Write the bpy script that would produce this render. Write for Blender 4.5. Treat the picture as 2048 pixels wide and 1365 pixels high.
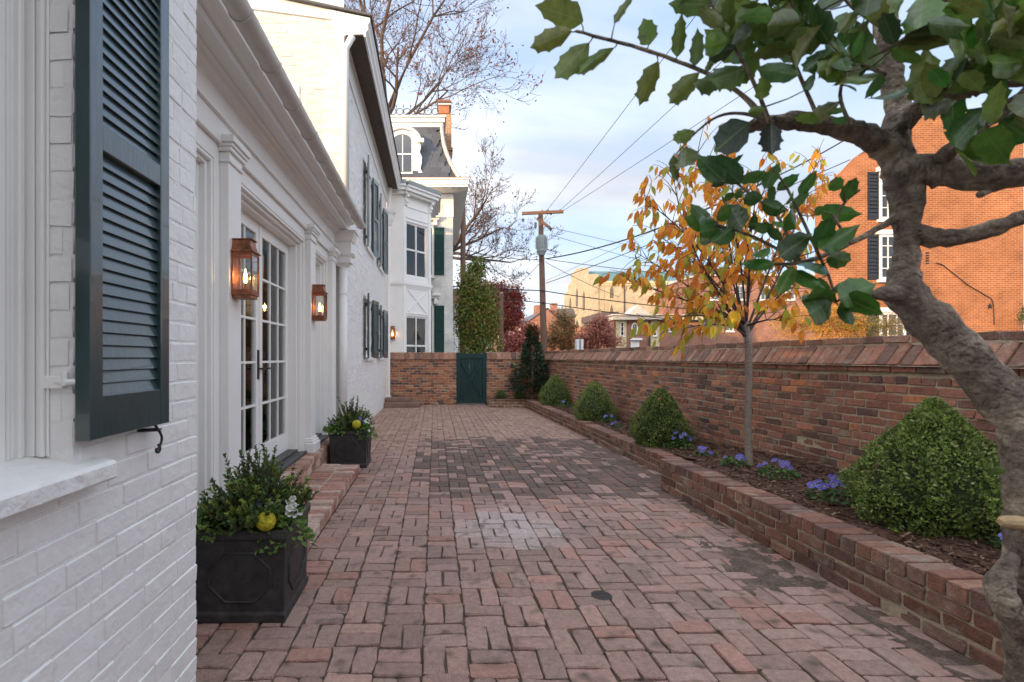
import bpy, bmesh, math, random
import numpy as np
from mathutils import Vector, Matrix
random.seed(7); RNG = np.random.default_rng(7)
R = math.radians
for o in list(bpy.data.objects): bpy.data.objects.remove(o)
S = bpy.context.scene; COL = S.collection
# ------------------------------------------------------------------ camera
PX, PY, FP, EYE = 870.0, 715.0, 1000.0, 1.4      # vanishing point, focal length in photo pixels, eye height
cam_d = bpy.data.cameras.new('camera'); cam = bpy.data.objects.new('camera', cam_d); COL.objects.link(cam)
cam.location = (0, 0, EYE); cam.rotation_euler = (R(90), 0, 0)
cam_d.sensor_width = 36; cam_d.sensor_fit = 'HORIZONTAL'; cam_d.lens = FP/2048*36
cam_d.shift_x = (1024-PX)/2048; cam_d.shift_y = (PY-682.5)/2048
cam_d.clip_start = 0.05; cam_d.clip_end = 3000
cam_d.dof.use_dof = True; cam_d.dof.focus_distance = 4.0; cam_d.dof.aperture_fstop = 5.0
S.camera = cam
S.render.resolution_x = 1024; S.render.resolution_y = 682
# ------------------------------------------------------------------ sky, sun, exposure
SUN_AZ, SUN_EL = R(228), R(11)                     # clockwise from +Y: behind the camera, to the left
sun_dir = Vector((math.sin(SUN_AZ)*math.cos(SUN_EL), math.cos(SUN_AZ)*math.cos(SUN_EL), math.sin(SUN_EL)))
W = bpy.data.worlds.new('World'); S.world = W; W.use_nodes = True
nt = W.node_tree; nt.nodes.clear()
def N(t, **k):
    n = nt.nodes.new(t)
    for a, b in k.items(): setattr(n, a, b)
    return n
def L(a, b): nt.links.new(a, b)
def vmath(op, a, b=None):
    n = N('ShaderNodeMath', operation=op)
    for i, s in enumerate((a, b)):
        if s is None: continue
        if isinstance(s, (int, float)): n.inputs[i].default_value = s
        else: L(s, n.inputs[i])
    return n.outputs[0]
sky = N('ShaderNodeTexSky', sky_type='NISHITA', sun_disc=False, sun_elevation=SUN_EL, sun_rotation=SUN_AZ, altitude=50, air_density=1.0, dust_density=0.6, ozone_density=2.0)
tc = N('ShaderNodeTexCoord'); sep = N('ShaderNodeSeparateXYZ'); L(tc.outputs['Generated'], sep.inputs[0])
zc = vmath('ADD', vmath('MAXIMUM', sep.outputs['Z'], 0.0), 0.16)
cx = vmath('DIVIDE', sep.outputs['X'], zc); cy = vmath('DIVIDE', sep.outputs['Y'], zc)
cmb = N('ShaderNodeCombineXYZ'); L(cx, cmb.inputs[0]); L(cy, cmb.inputs[1])
mp = N('ShaderNodeMapping'); mp.inputs['Rotation'].default_value = (0, 0, R(-35)); mp.inputs['Scale'].default_value = (0.55, 1.0, 1); mp.inputs['Location'].default_value = (1.3, 0.4, 0); L(cmb.outputs[0], mp.inputs['Vector'])
n1 = N('ShaderNodeTexNoise'); n1.inputs['Scale'].default_value = 0.85; n1.inputs['Detail'].default_value = 8; n1.inputs['Roughness'].default_value = 0.55; n1.inputs['Distortion'].default_value = 0.5; L(mp.outputs[0], n1.inputs['Vector'])
cr = N('ShaderNodeValToRGB'); cr.color_ramp.elements[0].position = 0.38; cr.color_ramp.elements[1].position = 0.63; L(n1.outputs['Fac'], cr.inputs[0])
n2 = N('ShaderNodeTexNoise'); n2.inputs['Scale'].default_value = 1.5; n2.inputs['Detail'].default_value = 6; L(mp.outputs[0], n2.inputs['Vector'])
cr2 = N('ShaderNodeValToRGB'); cr2.color_ramp.elements[0].position = 0.38; cr2.color_ramp.elements[0].color = (4.5, 4.55, 4.85, 1); cr2.color_ramp.elements[1].position = 0.62; cr2.color_ramp.elements[1].color = (7.3, 7.2, 7.05, 1); L(n2.outputs['Fac'], cr2.inputs[0])
# clouds scatter more light forward, so they brighten smoothly towards the sun
dot = N('ShaderNodeVectorMath', operation='DOT_PRODUCT'); L(tc.outputs['Generated'], dot.inputs[0]); dot.inputs[1].default_value = sun_dir
ph = vmath('ADD', 0.54, vmath('MULTIPLY', 3.0, vmath('POWER', vmath('MULTIPLY', vmath('ADD', dot.outputs['Value'], 1.0), 0.5), 1.4)))
cl = N('ShaderNodeVectorMath', operation='SCALE'); L(cr2.outputs[0], cl.inputs[0]); L(ph, cl.inputs['Scale'])
# thin veil over the open blue
veil = N('ShaderNodeMixRGB'); veil.inputs['Fac'].default_value = 0.62; veil.inputs['Color2'].default_value = (2.5, 3.4, 5.1, 1); L(sky.outputs[0], veil.inputs['Color1'])
hz = vmath('POWER', vmath('SUBTRACT', 1.0, vmath('MINIMUM', vmath('MAXIMUM', sep.outputs['Z'], 0.0), 1.0)), 9.0)
cov = vmath('MINIMUM', vmath('ADD', vmath('MULTIPLY', cr.outputs[0], 0.85), vmath('MULTIPLY', hz, 0.45)), 1.0)
mx = N('ShaderNodeMixRGB'); L(cov, mx.inputs['Fac']); L(veil.outputs[0], mx.inputs['Color1']); L(cl.outputs[0], mx.inputs['Color2'])
bg = N('ShaderNodeBackground'); bg.inputs['Strength'].default_value = 0.105; L(mx.outputs[0], bg.inputs['Color'])
wo = N('ShaderNodeOutputWorld'); L(bg.outputs[0], wo.inputs['Surface'])
sl = bpy.data.lights.new('sun', 'SUN'); sl.energy = 2.0; sl.angle = R(0.6); sl.color = (1.0, 0.61, 0.27)
so = bpy.data.objects.new('sun', sl); COL.objects.link(so); so.rotation_euler = sun_dir.to_track_quat('Z', 'Y').to_euler(); so.location = (-10, -20, 20)
VS = S.view_settings; VS.view_transform = 'Standard'; VS.look = 'None'; VS.gamma = 1; VS.use_curve_mapping = False; VS.exposure = 1.30
S.cycles.max_bounces = 8; S.cycles.transparent_max_bounces = 16
# ------------------------------------------------------------------ helpers
def P(px, py, d): return Vector(((px-PX)/FP*d, d, EYE-(py-PY)/FP*d))
def proj(p): return (PX+p[0]/p[1]*FP, PY-(p[2]-EYE)/p[1]*FP) if p[1] > 0.02 else (-9e9, -9e9)
def wm(o):
    m = o.matrix_basis.copy()
    return wm(o.parent) @ o.matrix_parent_inverse @ m if o.parent else m
def attach(o, parent):
    if parent is not None:
        o.parent = parent; o.matrix_parent_inverse = wm(parent).inverted()
def tag(o, label=None, cat=None, group=None, kind=None):
    if label: o['label'] = label
    if cat: o['category'] = cat
    if group: o['group'] = group
    if kind: o['kind'] = kind
    return o
def thing(name, loc, label, cat, group=None):
    o = bpy.data.objects.new(name, None); COL.objects.link(o); o.location = loc; o.empty_display_size = 0.1
    return tag(o, label, cat, group)
def meshobj(name, me, m, parent=None, color=None, kind=None):
    o = bpy.data.objects.new(name, me); COL.objects.link(o)
    if m is not None and not me.materials: me.materials.append(m)
    o.color = (*color[:3], 1) if color is not None else (0, 0, 0, 1)
    attach(o, parent)
    if kind: o['kind'] = kind
    return o
def np_mesh(name, V, F, tint=None, smooth=False):
    me = bpy.data.meshes.new(name); me.from_pydata([tuple(v) for v in V] if not isinstance(V, np.ndarray) else V.tolist(), [], F if isinstance(F, list) else F.tolist())
    if tint is not None:
        a = me.color_attributes.new('tint', 'FLOAT_COLOR', 'POINT')
        t = np.ones((len(V), 4), np.float32); t[:, :3] = tint; a.data.foreach_set('color', t.ravel())
    if smooth: me.polygons.foreach_set('use_smooth', np.ones(len(me.polygons), bool))
    me.update(); return me
class MB:
    def __init__(s): s.v = []; s.f = []
    def add(s, vs, fs):
        b = len(s.v); s.v += [tuple(v) for v in vs]; s.f += [tuple(b+i for i in f) for f in fs]; return s
    def box(s, x0, x1, y0, y1, z0, z1, M=None, top=None):
        x0, x1 = min(x0, x1), max(x0, x1); y0, y1 = min(y0, y1), max(y0, y1); z0, z1 = min(z0, z1), max(z0, z1)
        vs = [(x0,y0,z0),(x1,y0,z0),(x1,y1,z0),(x0,y1,z0),(x0,y0,z1),(x1,y0,z1),(x1,y1,z1),(x0,y1,z1)]
        if top:                                           # taper: grow (+) or shrink (-) the top
            cx_, cy_ = (x0+x1)/2, (y0+y1)/2
            vs = vs[:4]+[(cx_+(x-cx_)*top, cy_+(y-cy_)*top, z) for x, y, z in vs[4:]]
        if M is not None: vs = [M @ Vector(v) for v in vs]
        return s.add(vs, [(0,3,2,1),(4,5,6,7),(0,1,5,4),(1,2,6,5),(2,3,7,6),(3,0,4,7)])
    def extrude_y(s, prof, y0, y1):                        # profile of (x, z), closed
        n = len(prof)
        vs = [(x, y0, z) for x, z in prof]+[(x, y1, z) for x, z in prof]
        return s.add(vs, [(i, (i+1) % n, n+(i+1) % n, n+i) for i in range(n)]+[tuple(range(n))[::-1], tuple(range(n, 2*n))])
    def extrude_x(s, prof, x0, x1):                        # profile of (y, z)
        n = len(prof)
        vs = [(x0, y, z) for y, z in prof]+[(x1, y, z) for y, z in prof]
        return s.add(vs, [(i, (i+1) % n, n+(i+1) % n, n+i) for i in range(n)]+[tuple(range(n))[::-1], tuple(range(n, 2*n))])
    def prism(s, poly, M, t):                              # poly (a, b) in M's xy plane, thickness t along M's z
        n = len(poly)
        vs = [M @ Vector((a, b, 0)) for a, b in poly]+[M @ Vector((a, b, t)) for a, b in poly]
        return s.add(vs, [(i, (i+1) % n, n+(i+1) % n, n+i) for i in range(n)]+[tuple(range(n))[::-1], tuple(range(n, 2*n))])
    def tube(s, pts, rad, n=8, caps=True):
        pts = [Vector(p) for p in pts]; k = len(pts)
        if not hasattr(rad, '__len__'): rad = [rad]*k
        vs = []; fs = []; ref = None
        for i, p in enumerate(pts):
            t = (pts[min(i+1, k-1)]-pts[max(i-1, 0)]); t = t.normalized() if t.length > 1e-9 else Vector((0, 0, 1))
            if ref is None: ref = t.orthogonal().normalized()
            a = ref-t*ref.dot(t); a = a.normalized() if a.length > 1e-6 else t.orthogonal().normalized(); b = t.cross(a); ref = a
            for j in range(n):
                q = 2*math.pi*j/n; vs.append(p+(a*math.cos(q)+b*math.sin(q))*rad[i])
        for i in range(k-1):
            for j in range(n): fs.append((i*n+j, i*n+(j+1) % n, (i+1)*n+(j+1) % n, (i+1)*n+j))
        if caps: fs += [tuple(range(n))[::-1], tuple((k-1)*n+j for j in range(n))]
        return s.add(vs, fs)
    def lathe(s, prof, c, n=16):                           # prof of (r, z)
        vs = []; k = len(prof)
        for r, z in prof:
            for j in range(n): q = 2*math.pi*j/n; vs.append((c[0]+r*math.cos(q), c[1]+r*math.sin(q), c[2]+z))
        fs = [(i*n+j, i*n+(j+1) % n, (i+1)*n+(j+1) % n, (i+1)*n+j) for i in range(k-1) for j in range(n)]
        return s.add(vs, fs+[tuple(range(n))[::-1], tuple((k-1)*n+j for j in range(n))])
    def mesh(s, name, smooth=False, bevel=0, tint=None):
        me = bpy.data.meshes.new(name); me.from_pydata(s.v, [], s.f)
        bm = bmesh.new(); bm.from_mesh(me); bmesh.ops.recalc_face_normals(bm, faces=bm.faces)
        if bevel:
            bmesh.ops.bevel(bm, geom=[e for e in bm.edges if len(e.link_faces) == 2 and e.calc_face_angle(0) > 0.5], offset=bevel, segments=1, affect='EDGES', clamp_overlap=True)
        bm.to_mesh(me); bm.free()
        if smooth: me.polygons.foreach_set('use_smooth', np.ones(len(me.polygons), bool))
        return me
    def build(s, name, m, parent=None, smooth=False, bevel=0, color=None, kind=None):
        return meshobj(name, s.mesh(name, smooth, bevel), m, parent, color, kind)
# ------------------------------------------------------------------ materials
MATS = {}
def mat(name, col, rough=0.6, var=0.12, nscale=6.0, bump=0.0, bscale=40.0, metal=0.0, tint=False, spec=0.4, col2=None, c2scale=2.0, c2lo=0.5, c2hi=0.7, sub=0.0, detail=6, stretch=None, rvar=0.0, coat=0.0):
    m = bpy.data.materials.new(name); m.use_nodes = True; t = m.node_tree; t.nodes.clear()
    nn = lambda ty, **k: [t.nodes.new(ty)] and _set(t.nodes[-1], k)
    def _set(n, k):
        for a, b in k.items(): setattr(n, a, b)
        return n
    lk = t.links.new
    out = nn('ShaderNodeOutputMaterial'); bs = nn('ShaderNodeBsdfPrincipled'); lk(bs.outputs[0], out.inputs[0])
    bs.inputs['Roughness'].default_value = rough; bs.inputs['Metallic'].default_value = metal; bs.inputs['Specular IOR Level'].default_value = spec
    if coat: bs.inputs['Coat Weight'].default_value = coat
    geo = nn('ShaderNodeNewGeometry'); vec = geo.outputs['Position']
    if stretch:
        mpn = nn('ShaderNodeMapping'); mpn.inputs['Scale'].default_value = stretch; lk(vec, mpn.inputs['Vector']); vec = mpn.outputs[0]
    if tint:
        at = nn('ShaderNodeAttribute', attribute_name='tint'); oi = nn('ShaderNodeObjectInfo')
        ad = nn('ShaderNodeMixRGB', blend_type='ADD'); ad.inputs[0].default_value = 1; lk(at.outputs['Color'], ad.inputs[1]); lk(oi.outputs['Color'], ad.inputs[2]); base = ad.outputs[0]
    else:
        rgb = nn('ShaderNodeRGB'); rgb.outputs[0].default_value = (*col, 1); base = rgb.outputs[0]
    if col2 is not None:
        n3 = nn('ShaderNodeTexNoise'); n3.inputs['Scale'].default_value = c2scale; n3.inputs['Detail'].default_value = 8; lk(vec, n3.inputs['Vector'])
        rp = nn('ShaderNodeMapRange'); rp.inputs['From Min'].default_value = c2lo; rp.inputs['From Max'].default_value = c2hi; lk(n3.outputs['Fac'], rp.inputs['Value'])
        m2 = nn('ShaderNodeMixRGB'); lk(rp.outputs[0], m2.inputs[0]); lk(base, m2.inputs[1]); m2.inputs[2].default_value = (*col2, 1); base = m2.outputs[0]
    if var:
        n4 = nn('ShaderNodeTexNoise'); n4.inputs['Scale'].default_value = nscale; n4.inputs['Detail'].default_value = detail; n4.inputs['Roughness'].default_value = 0.65; lk(vec, n4.inputs['Vector'])
        mr = nn('ShaderNodeMapRange'); mr.inputs['From Min'].default_value = 0.3; mr.inputs['From Max'].default_value = 0.7; mr.inputs['To Min'].default_value = 1-var; mr.inputs['To Max'].default_value = 1+var; lk(n4.outputs['Fac'], mr.inputs['Value'])
        ml = nn('ShaderNodeVectorMath', operation='SCALE'); lk(base, ml.inputs[0]); lk(mr.outputs[0], ml.inputs['Scale']); base = ml.outputs[0]
        if rvar:
            rr = nn('ShaderNodeMapRange'); rr.inputs['From Min'].default_value = 0.3; rr.inputs['From Max'].default_value = 0.7; rr.inputs['To Min'].default_value = rough-rvar; rr.inputs['To Max'].default_value = rough+rvar; lk(n4.outputs['Fac'], rr.inputs['Value']); lk(rr.outputs[0], bs.inputs['Roughness'])
    lk(base, bs.inputs['Base Color'])
    if bump:
        n5 = nn('ShaderNodeTexNoise'); n5.inputs['Scale'].default_value = bscale; n5.inputs['Detail'].default_value = 5; lk(vec, n5.inputs['Vector'])
        bp = nn('ShaderNodeBump'); bp.inputs['Strength'].default_value = min(1, bump); bp.inputs['Distance'].default_value = 0.004*max(1, bump); lk(n5.outputs['Fac'], bp.inputs['Height']); lk(bp.outputs[0], bs.inputs['Normal'])
    if sub:
        tr = nn('ShaderNodeBsdfTranslucent'); lk(base, tr.inputs[0]); ms = nn('ShaderNodeMixShader'); ms.inputs[0].default_value = sub; lk(bs.outputs[0], ms.inputs[1]); lk(tr.outputs[0], ms.inputs[2]); lk(ms.outputs[0], out.inputs[0])
    MATS[name] = m; return m
def glass_mat(name, tintc=(0.9, 0.95, 0.95), refl=1.0, base=0.04):
    m = bpy.data.materials.new(name); m.use_nodes = True; t = m.node_tree; t.nodes.clear(); lk = t.links.new
    out = t.nodes.new('ShaderNodeOutputMaterial'); tr = t.nodes.new('ShaderNodeBsdfTransparent'); tr.inputs[0].default_value = (*tintc, 1)
    gl = t.nodes.new('ShaderNodeBsdfGlossy'); gl.inputs['Roughness'].default_value = 0.015
    fr = t.nodes.new('ShaderNodeFresnel'); fr.inputs['IOR'].default_value = 1.5
    ma = t.nodes.new('ShaderNodeMath'); ma.operation = 'MULTIPLY_ADD'; ma.use_clamp = True; ma.inputs[1].default_value = refl; ma.inputs[2].default_value = base; lk(fr.outputs[0], ma.inputs[0])
    mx_ = t.nodes.new('ShaderNodeMixShader'); lk(ma.outputs[0], mx_.inputs[0]); lk(tr.outputs[0], mx_.inputs[1]); lk(gl.outputs[0], mx_.inputs[2]); lk(mx_.outputs[0], out.inputs[0])
    return m
def emit_mat(name, col, s):
    m = bpy.data.materials.new(name); m.use_nodes = True; t = m.node_tree; t.nodes.clear()
    out = t.nodes.new('ShaderNodeOutputMaterial'); e = t.nodes.new('ShaderNodeEmission'); e.inputs[0].default_value = (*col, 1); e.inputs[1].default_value = s; t.links.new(e.outputs[0], out.inputs[0]); return m
M_paint = mat('white_paint', (0.83, 0.82, 0.79), 0.42, 0.03, 3, 0.12, 25)
M_pbrick = mat('painted_brick', (0.80, 0.79, 0.77), 0.5, 0.05, 9, 1.3, 30, tint=True, col2=(0.66, 0.63, 0.58), c2scale=22, c2lo=0.66, c2hi=0.78)
M_pmortar = mat('painted_mortar', (0.81, 0.80, 0.775), 0.6, 0.05, 20, 1.2, 60)
M_brick = mat('old_brick', (0.3, 0.13, 0.09), 0.85, 0.30, 26, 2.2, 70, tint=True, col2=(0.30, 0.25, 0.19), c2scale=7, c2lo=0.56, c2hi=0.74)
M_mortar = mat('old_mortar', (0.46, 0.385, 0.26), 0.95, 0.22, 30, 2.0, 120)
M_paver = mat('paver_brick', (0.36, 0.24, 0.2), 0.74, 0.26, 34, 2.4, 110, tint=True, col2=(0.125, 0.092, 0.068), c2scale=8.5, c2lo=0.57, c2hi=0.72, rvar=0.12)
M_dirt = mat('joint_soil', (0.10, 0.075, 0.055), 0.95, 0.35, 14, 2.5, 90)
M_green = mat('dark_green_paint', (0.016, 0.046, 0.050), 0.35, 0.25, 12, 0.35, 55, spec=1.0, coat=0.6, stretch=(1, 1, 0.25))
M_iron = mat('black_iron', (0.02, 0.02, 0.022), 0.45, 0.2, 30, 0.6, 60)
M_lead = mat('planter_lead', (0.035, 0.033, 0.033), 0.5, 0.35, 14, 0.9, 90, col2=(0.07, 0.066, 0.062), c2scale=9, c2lo=0.55, c2hi=0.8)
M_copper = mat('copper', (0.34, 0.14, 0.075), 0.42, 0.35, 30, 0.4, 60, metal=0.85, col2=(0.16, 0.07, 0.045), c2scale=14, c2lo=0.5, c2hi=0.75)
M_alu = mat('gutter_paint', (0.56, 0.53, 0.49), 0.4, 0.08, 5, 0.2, 20)
M_glass = glass_mat('pane_glass'); M_lglass = glass_mat('lantern_glass', (0.97, 0.97, 0.95), 0.8, 0.02)
M_dglass = mat('dark_glass', (0.02, 0.022, 0.025), 0.06, 0, spec=0.9)
M_flame = emit_mat('flame', (1.0, 0.55, 0.16), 14.0); M_bulb = emit_mat('bulb', (1.0, 0.6, 0.25), 18.0)
M_leaf = mat('leaf', (0.06, 0.1, 0.03), 0.45, 0.22, 50, tint=True, sub=0.30, spec=0.35)
M_gate = mat('gate_paint', (0.009, 0.036, 0.034), 0.5, 0.25, 12, 0.8, 55, spec=0.3)
M_cleaf = mat('autumn_leaf', (0.5, 0.2, 0.03), 0.55, 0.2, 40, tint=True, sub=0.45, spec=0.25)
M_gloss = mat('holly_leaf', (0.03, 0.07, 0.02), 0.30, 0.3, 60, 0.4, 90, tint=True, sub=0.36, spec=0.45)
def midrib(m):
    t = m.node_tree; bs = [n for n in t.nodes if n.type == 'BSDF_PRINCIPLED'][0]; src = bs.inputs['Base Color'].links[0].from_socket
    c = t.nodes.new('ShaderNodeTexCoord'); sp = t.nodes.new('ShaderNodeSeparateXYZ'); t.links.new(c.outputs['Object'], sp.inputs[0])
    ab = t.nodes.new('ShaderNodeMath'); ab.operation = 'ABSOLUTE'; t.links.new(sp.outputs['Y'], ab.inputs[0])
    w = t.nodes.new('ShaderNodeTexWave'); w.inputs['Scale'].default_value = 2.2; w.inputs['Distortion'].default_value = 1.5; cb = t.nodes.new('ShaderNodeMath'); cb.operation = 'SUBTRACT'; t.links.new(sp.outputs['X'], cb.inputs[0]); t.links.new(ab.outputs[0], cb.inputs[1])
    cv = t.nodes.new('ShaderNodeCombineXYZ'); t.links.new(cb.outputs[0], cv.inputs[0]); t.links.new(cv.outputs[0], w.inputs['Vector'])
    lt = t.nodes.new('ShaderNodeMapRange'); lt.inputs['From Min'].default_value = .020; lt.inputs['From Max'].default_value = .008; t.links.new(ab.outputs[0], lt.inputs['Value'])
    vn = t.nodes.new('ShaderNodeMapRange'); vn.inputs['From Min'].default_value = .86; vn.inputs['From Max'].default_value = 1.0; vn.inputs['To Max'].default_value = .30; t.links.new(w.outputs['Fac'], vn.inputs['Value'])
    mxm = t.nodes.new('ShaderNodeMath'); mxm.operation = 'MAXIMUM'; t.links.new(lt.outputs[0], mxm.inputs[0]); t.links.new(vn.outputs[0], mxm.inputs[1])
    fa = t.nodes.new('ShaderNodeMath'); fa.operation = 'MULTIPLY'; fa.inputs[1].default_value = .55; t.links.new(mxm.outputs[0], fa.inputs[0])
    mx_ = t.nodes.new('ShaderNodeMixRGB'); mx_.inputs[2].default_value = (.28, .34, .12, 1); t.links.new(fa.outputs[0], mx_.inputs[0]); t.links.new(src, mx_.inputs[1]); t.links.new(mx_.outputs[0], bs.inputs['Base Color'])
M_hleaf = mat('spiny_leaf', (0.03, 0.07, 0.02), 0.28, 0.35, 45, 0.5, 60, tint=True, sub=0.34, spec=0.5, col2=(.16, .12, .03), c2scale=38, c2lo=.66, c2hi=.74); midrib(M_hleaf)
M_bark = mat('bark', (0.235, 0.185, 0.14), 0.9, 0.55, 38, 6.0, 75, col2=(0.43, 0.35, 0.26), c2scale=13, c2lo=0.48, c2hi=0.62)
M_dbark = mat('dark_bark', (0.075, 0.055, 0.045), 0.9, 0.3, 12, 1.5, 40)
M_wood = mat('weathered_wood', (0.16, 0.09, 0.06), 0.85, 0.35, 7, 1.5, 30, stretch=(3, 3, 0.4))
M_mulch = mat('mulch', (0.10, 0.05, 0.03), 0.95, 0.4, 40, 3, 70, tint=False)
M_chip = mat('mulch_chip', (0.1, 0.05, 0.03), 0.9, 0.3, 60, tint=True)
M_ground = mat('ground', (0.09, 0.085, 0.07), 0.95, 0.3, 1.5, 1, 20)
M_slate = mat('slate', (0.085, 0.095, 0.11), 0.6, 0.2, 20, 0.6, 60, tint=True)
M_grey = mat('grey_metal', (0.25, 0.28, 0.27), 0.5, 0.1, 10, 0.2, 30)
M_black = mat('black_rubber', (0.012, 0.012, 0.013), 0.6, 0.1)
M_stone = mat('stone_cap', (0.55, 0.52, 0.46), 0.8, 0.15, 10, 1, 50)
M_fabric = mat('curtain', (0.42, 0.42, 0.40), 0.9, 0.08, 30)
M_room = mat('room_paint', (0.42, 0.36, 0.30), 0.7, 0.05)
M_floorw = mat('room_floor', (0.16, 0.09, 0.05), 0.4, 0.2, 8, stretch=(1, 6, 1))
M_dbox = mat('threshold', (0.07, 0.065, 0.062), 0.5, 0.2, 20)
M_flower = mat('petal', (0.2, 0.2, 0.7), 0.6, 0.1, 90, tint=True, sub=0.2)
M_creamst = mat('cream_stucco', (0.62, 0.50, 0.30), 0.85, 0.06, 3, 0.5, 20)
M_teal = mat('teal_roof', (0.13, 0.24, 0.25), 0.5, 0.1, 4)
M_asph = mat('asphalt', (0.05, 0.05, 0.052), 0.9, 0.15, 30, 1, 120)
def brick_tex(name, c1, c2, mortar, bw=0.21, bh=0.073, axis='XZ', rough=0.85):
    m = bpy.data.materials.new(name); m.use_nodes = True; t = m.node_tree; t.nodes.clear(); lk = t.links.new
    out = t.nodes.new('ShaderNodeOutputMaterial'); bs = t.nodes.new('ShaderNodeBsdfPrincipled'); lk(bs.outputs[0], out.inputs[0]); bs.inputs['Roughness'].default_value = rough; bs.inputs['Specular IOR Level'].default_value = 0.2
    g = t.nodes.new('ShaderNodeNewGeometry'); sp = t.nodes.new('ShaderNodeSeparateXYZ'); lk(g.outputs['Position'], sp.inputs[0]); cb = t.nodes.new('ShaderNodeCombineXYZ')
    if axis == 'XY+Z':
        ad = t.nodes.new('ShaderNodeMath'); lk(sp.outputs['X'], ad.inputs[0]); lk(sp.outputs['Y'], ad.inputs[1]); lk(ad.outputs[0], cb.inputs[0])
    else: lk(sp.outputs[axis[0]], cb.inputs[0])
    lk(sp.outputs['Z'], cb.inputs[1])
    b = t.nodes.new('ShaderNodeTexBrick'); b.inputs['Scale'].default_value = 1; b.inputs['Brick Width'].default_value = bw; b.inputs['Row Height'].default_value = bh; b.inputs['Mortar Size'].default_value = 0.007; b.inputs['Bias'].default_value = -0.1
    b.inputs['Color1'].default_value = (*c1, 1); b.inputs['Color2'].default_value = (*c2, 1); b.inputs['Mortar'].default_value = (*mortar, 1); lk(cb.outputs[0], b.inputs['Vector'])
    n = t.nodes.new('ShaderNodeTexNoise'); n.inputs['Scale'].default_value = 1.1; n.inputs['Detail'].default_value = 10; n.inputs['Roughness'].default_value = 0.7; lk(g.outputs['Position'], n.inputs['Vector'])
    mr = t.nodes.new('ShaderNodeMapRange'); mr.inputs['From Min'].default_value = 0.3; mr.inputs['From Max'].default_value = 0.7; mr.inputs['To Min'].default_value = 0.66; mr.inputs['To Max'].default_value = 1.22; lk(n.outputs['Fac'], mr.inputs['Value'])
    ml = t.nodes.new('ShaderNodeVectorMath'); ml.operation = 'SCALE'; lk(b.outputs['Color'], ml.inputs[0]); lk(mr.outputs[0], ml.inputs['Scale']); lk(ml.outputs[0], bs.inputs['Base Color'])
    bp = t.nodes.new('ShaderNodeBump'); bp.inputs['Strength'].default_value = 0.6; bp.inputs['Distance'].default_value = 0.006; bp.invert = True; lk(b.outputs['Fac'], bp.inputs['Height']); lk(bp.outputs[0], bs.inputs['Normal'])
    return m
M_obrick = brick_tex('orange_brick', (0.33, 0.105, 0.035), (0.42, 0.145, 0.05), (0.46, 0.31, 0.2))
M_rbrick = brick_tex('red_brick', (0.30, 0.12, 0.08), (0.37, 0.16, 0.10), (0.45, 0.36, 0.28), 0.24, 0.085, 'XY+Z')
M_cbrick = brick_tex('cream_brick', (0.50, 0.41, 0.27), (0.54, 0.45, 0.30), (0.43, 0.35, 0.24), 0.5, 0.2, 'XY+Z')
M_wbrick = brick_tex('white_brick_far', (0.76, 0.74, 0.68), (0.80, 0.78, 0.72), (0.66, 0.64, 0.58), 0.21, 0.073, 'XY+Z')
# ------------------------------------------------------------------ brickwork
def brick_variants(n, L_, B_, D_, rnd, jit, seed, ch=(.12, .32)):
    rg = random.Random(seed); out = []
    for k in range(n):
        a, b = L_/2, B_/2; c = min(a, b)*rg.uniform(*ch)
        pts = [(-a+c, -b), (rg.uniform(-.3, .3)*a, -b), (a-c, -b), (a, -b+c), (a, b-c), (a-c, b), (rg.uniform(-.3, .3)*a, b), (-a+c, b), (-a, b-c), (-a, -b+c)]
        pts = [(x+rg.gauss(0, jit), y+rg.gauss(0, jit)) for x, y in pts]; m = len(pts)
        tx, ty = rg.gauss(0, jit*.6), rg.gauss(0, jit*.6)
        V = [(x, y, -D_) for x, y in pts]+[(x, y, -rnd) for x, y in pts]
        V += [(x*(1-rnd/a*1.1), y*(1-rnd/b*1.1), tx*x/a+ty*y/b+rg.gauss(0, jit*.25)) for x, y in pts]
        F = [(r*m+i, r*m+(i+1) % m, (r+1)*m+(i+1) % m, (r+1)*m+i) for r in (0, 1) for i in range(m)]+[tuple(range(2*m, 3*m))]
        out.append((np.array(V), F, [None]))
    return out
def score(c, n):
    d = max(c[1], 0.05); u, v = proj(c)
    if c[1] < 0.3 or u < -30 or u > 2078 or v < -30 or v > 1395: return 0
    to = Vector((0, 0, EYE))-c; return max(0.02, abs(n.normalized().dot(to.normalized())))/to.length_squared
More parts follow.
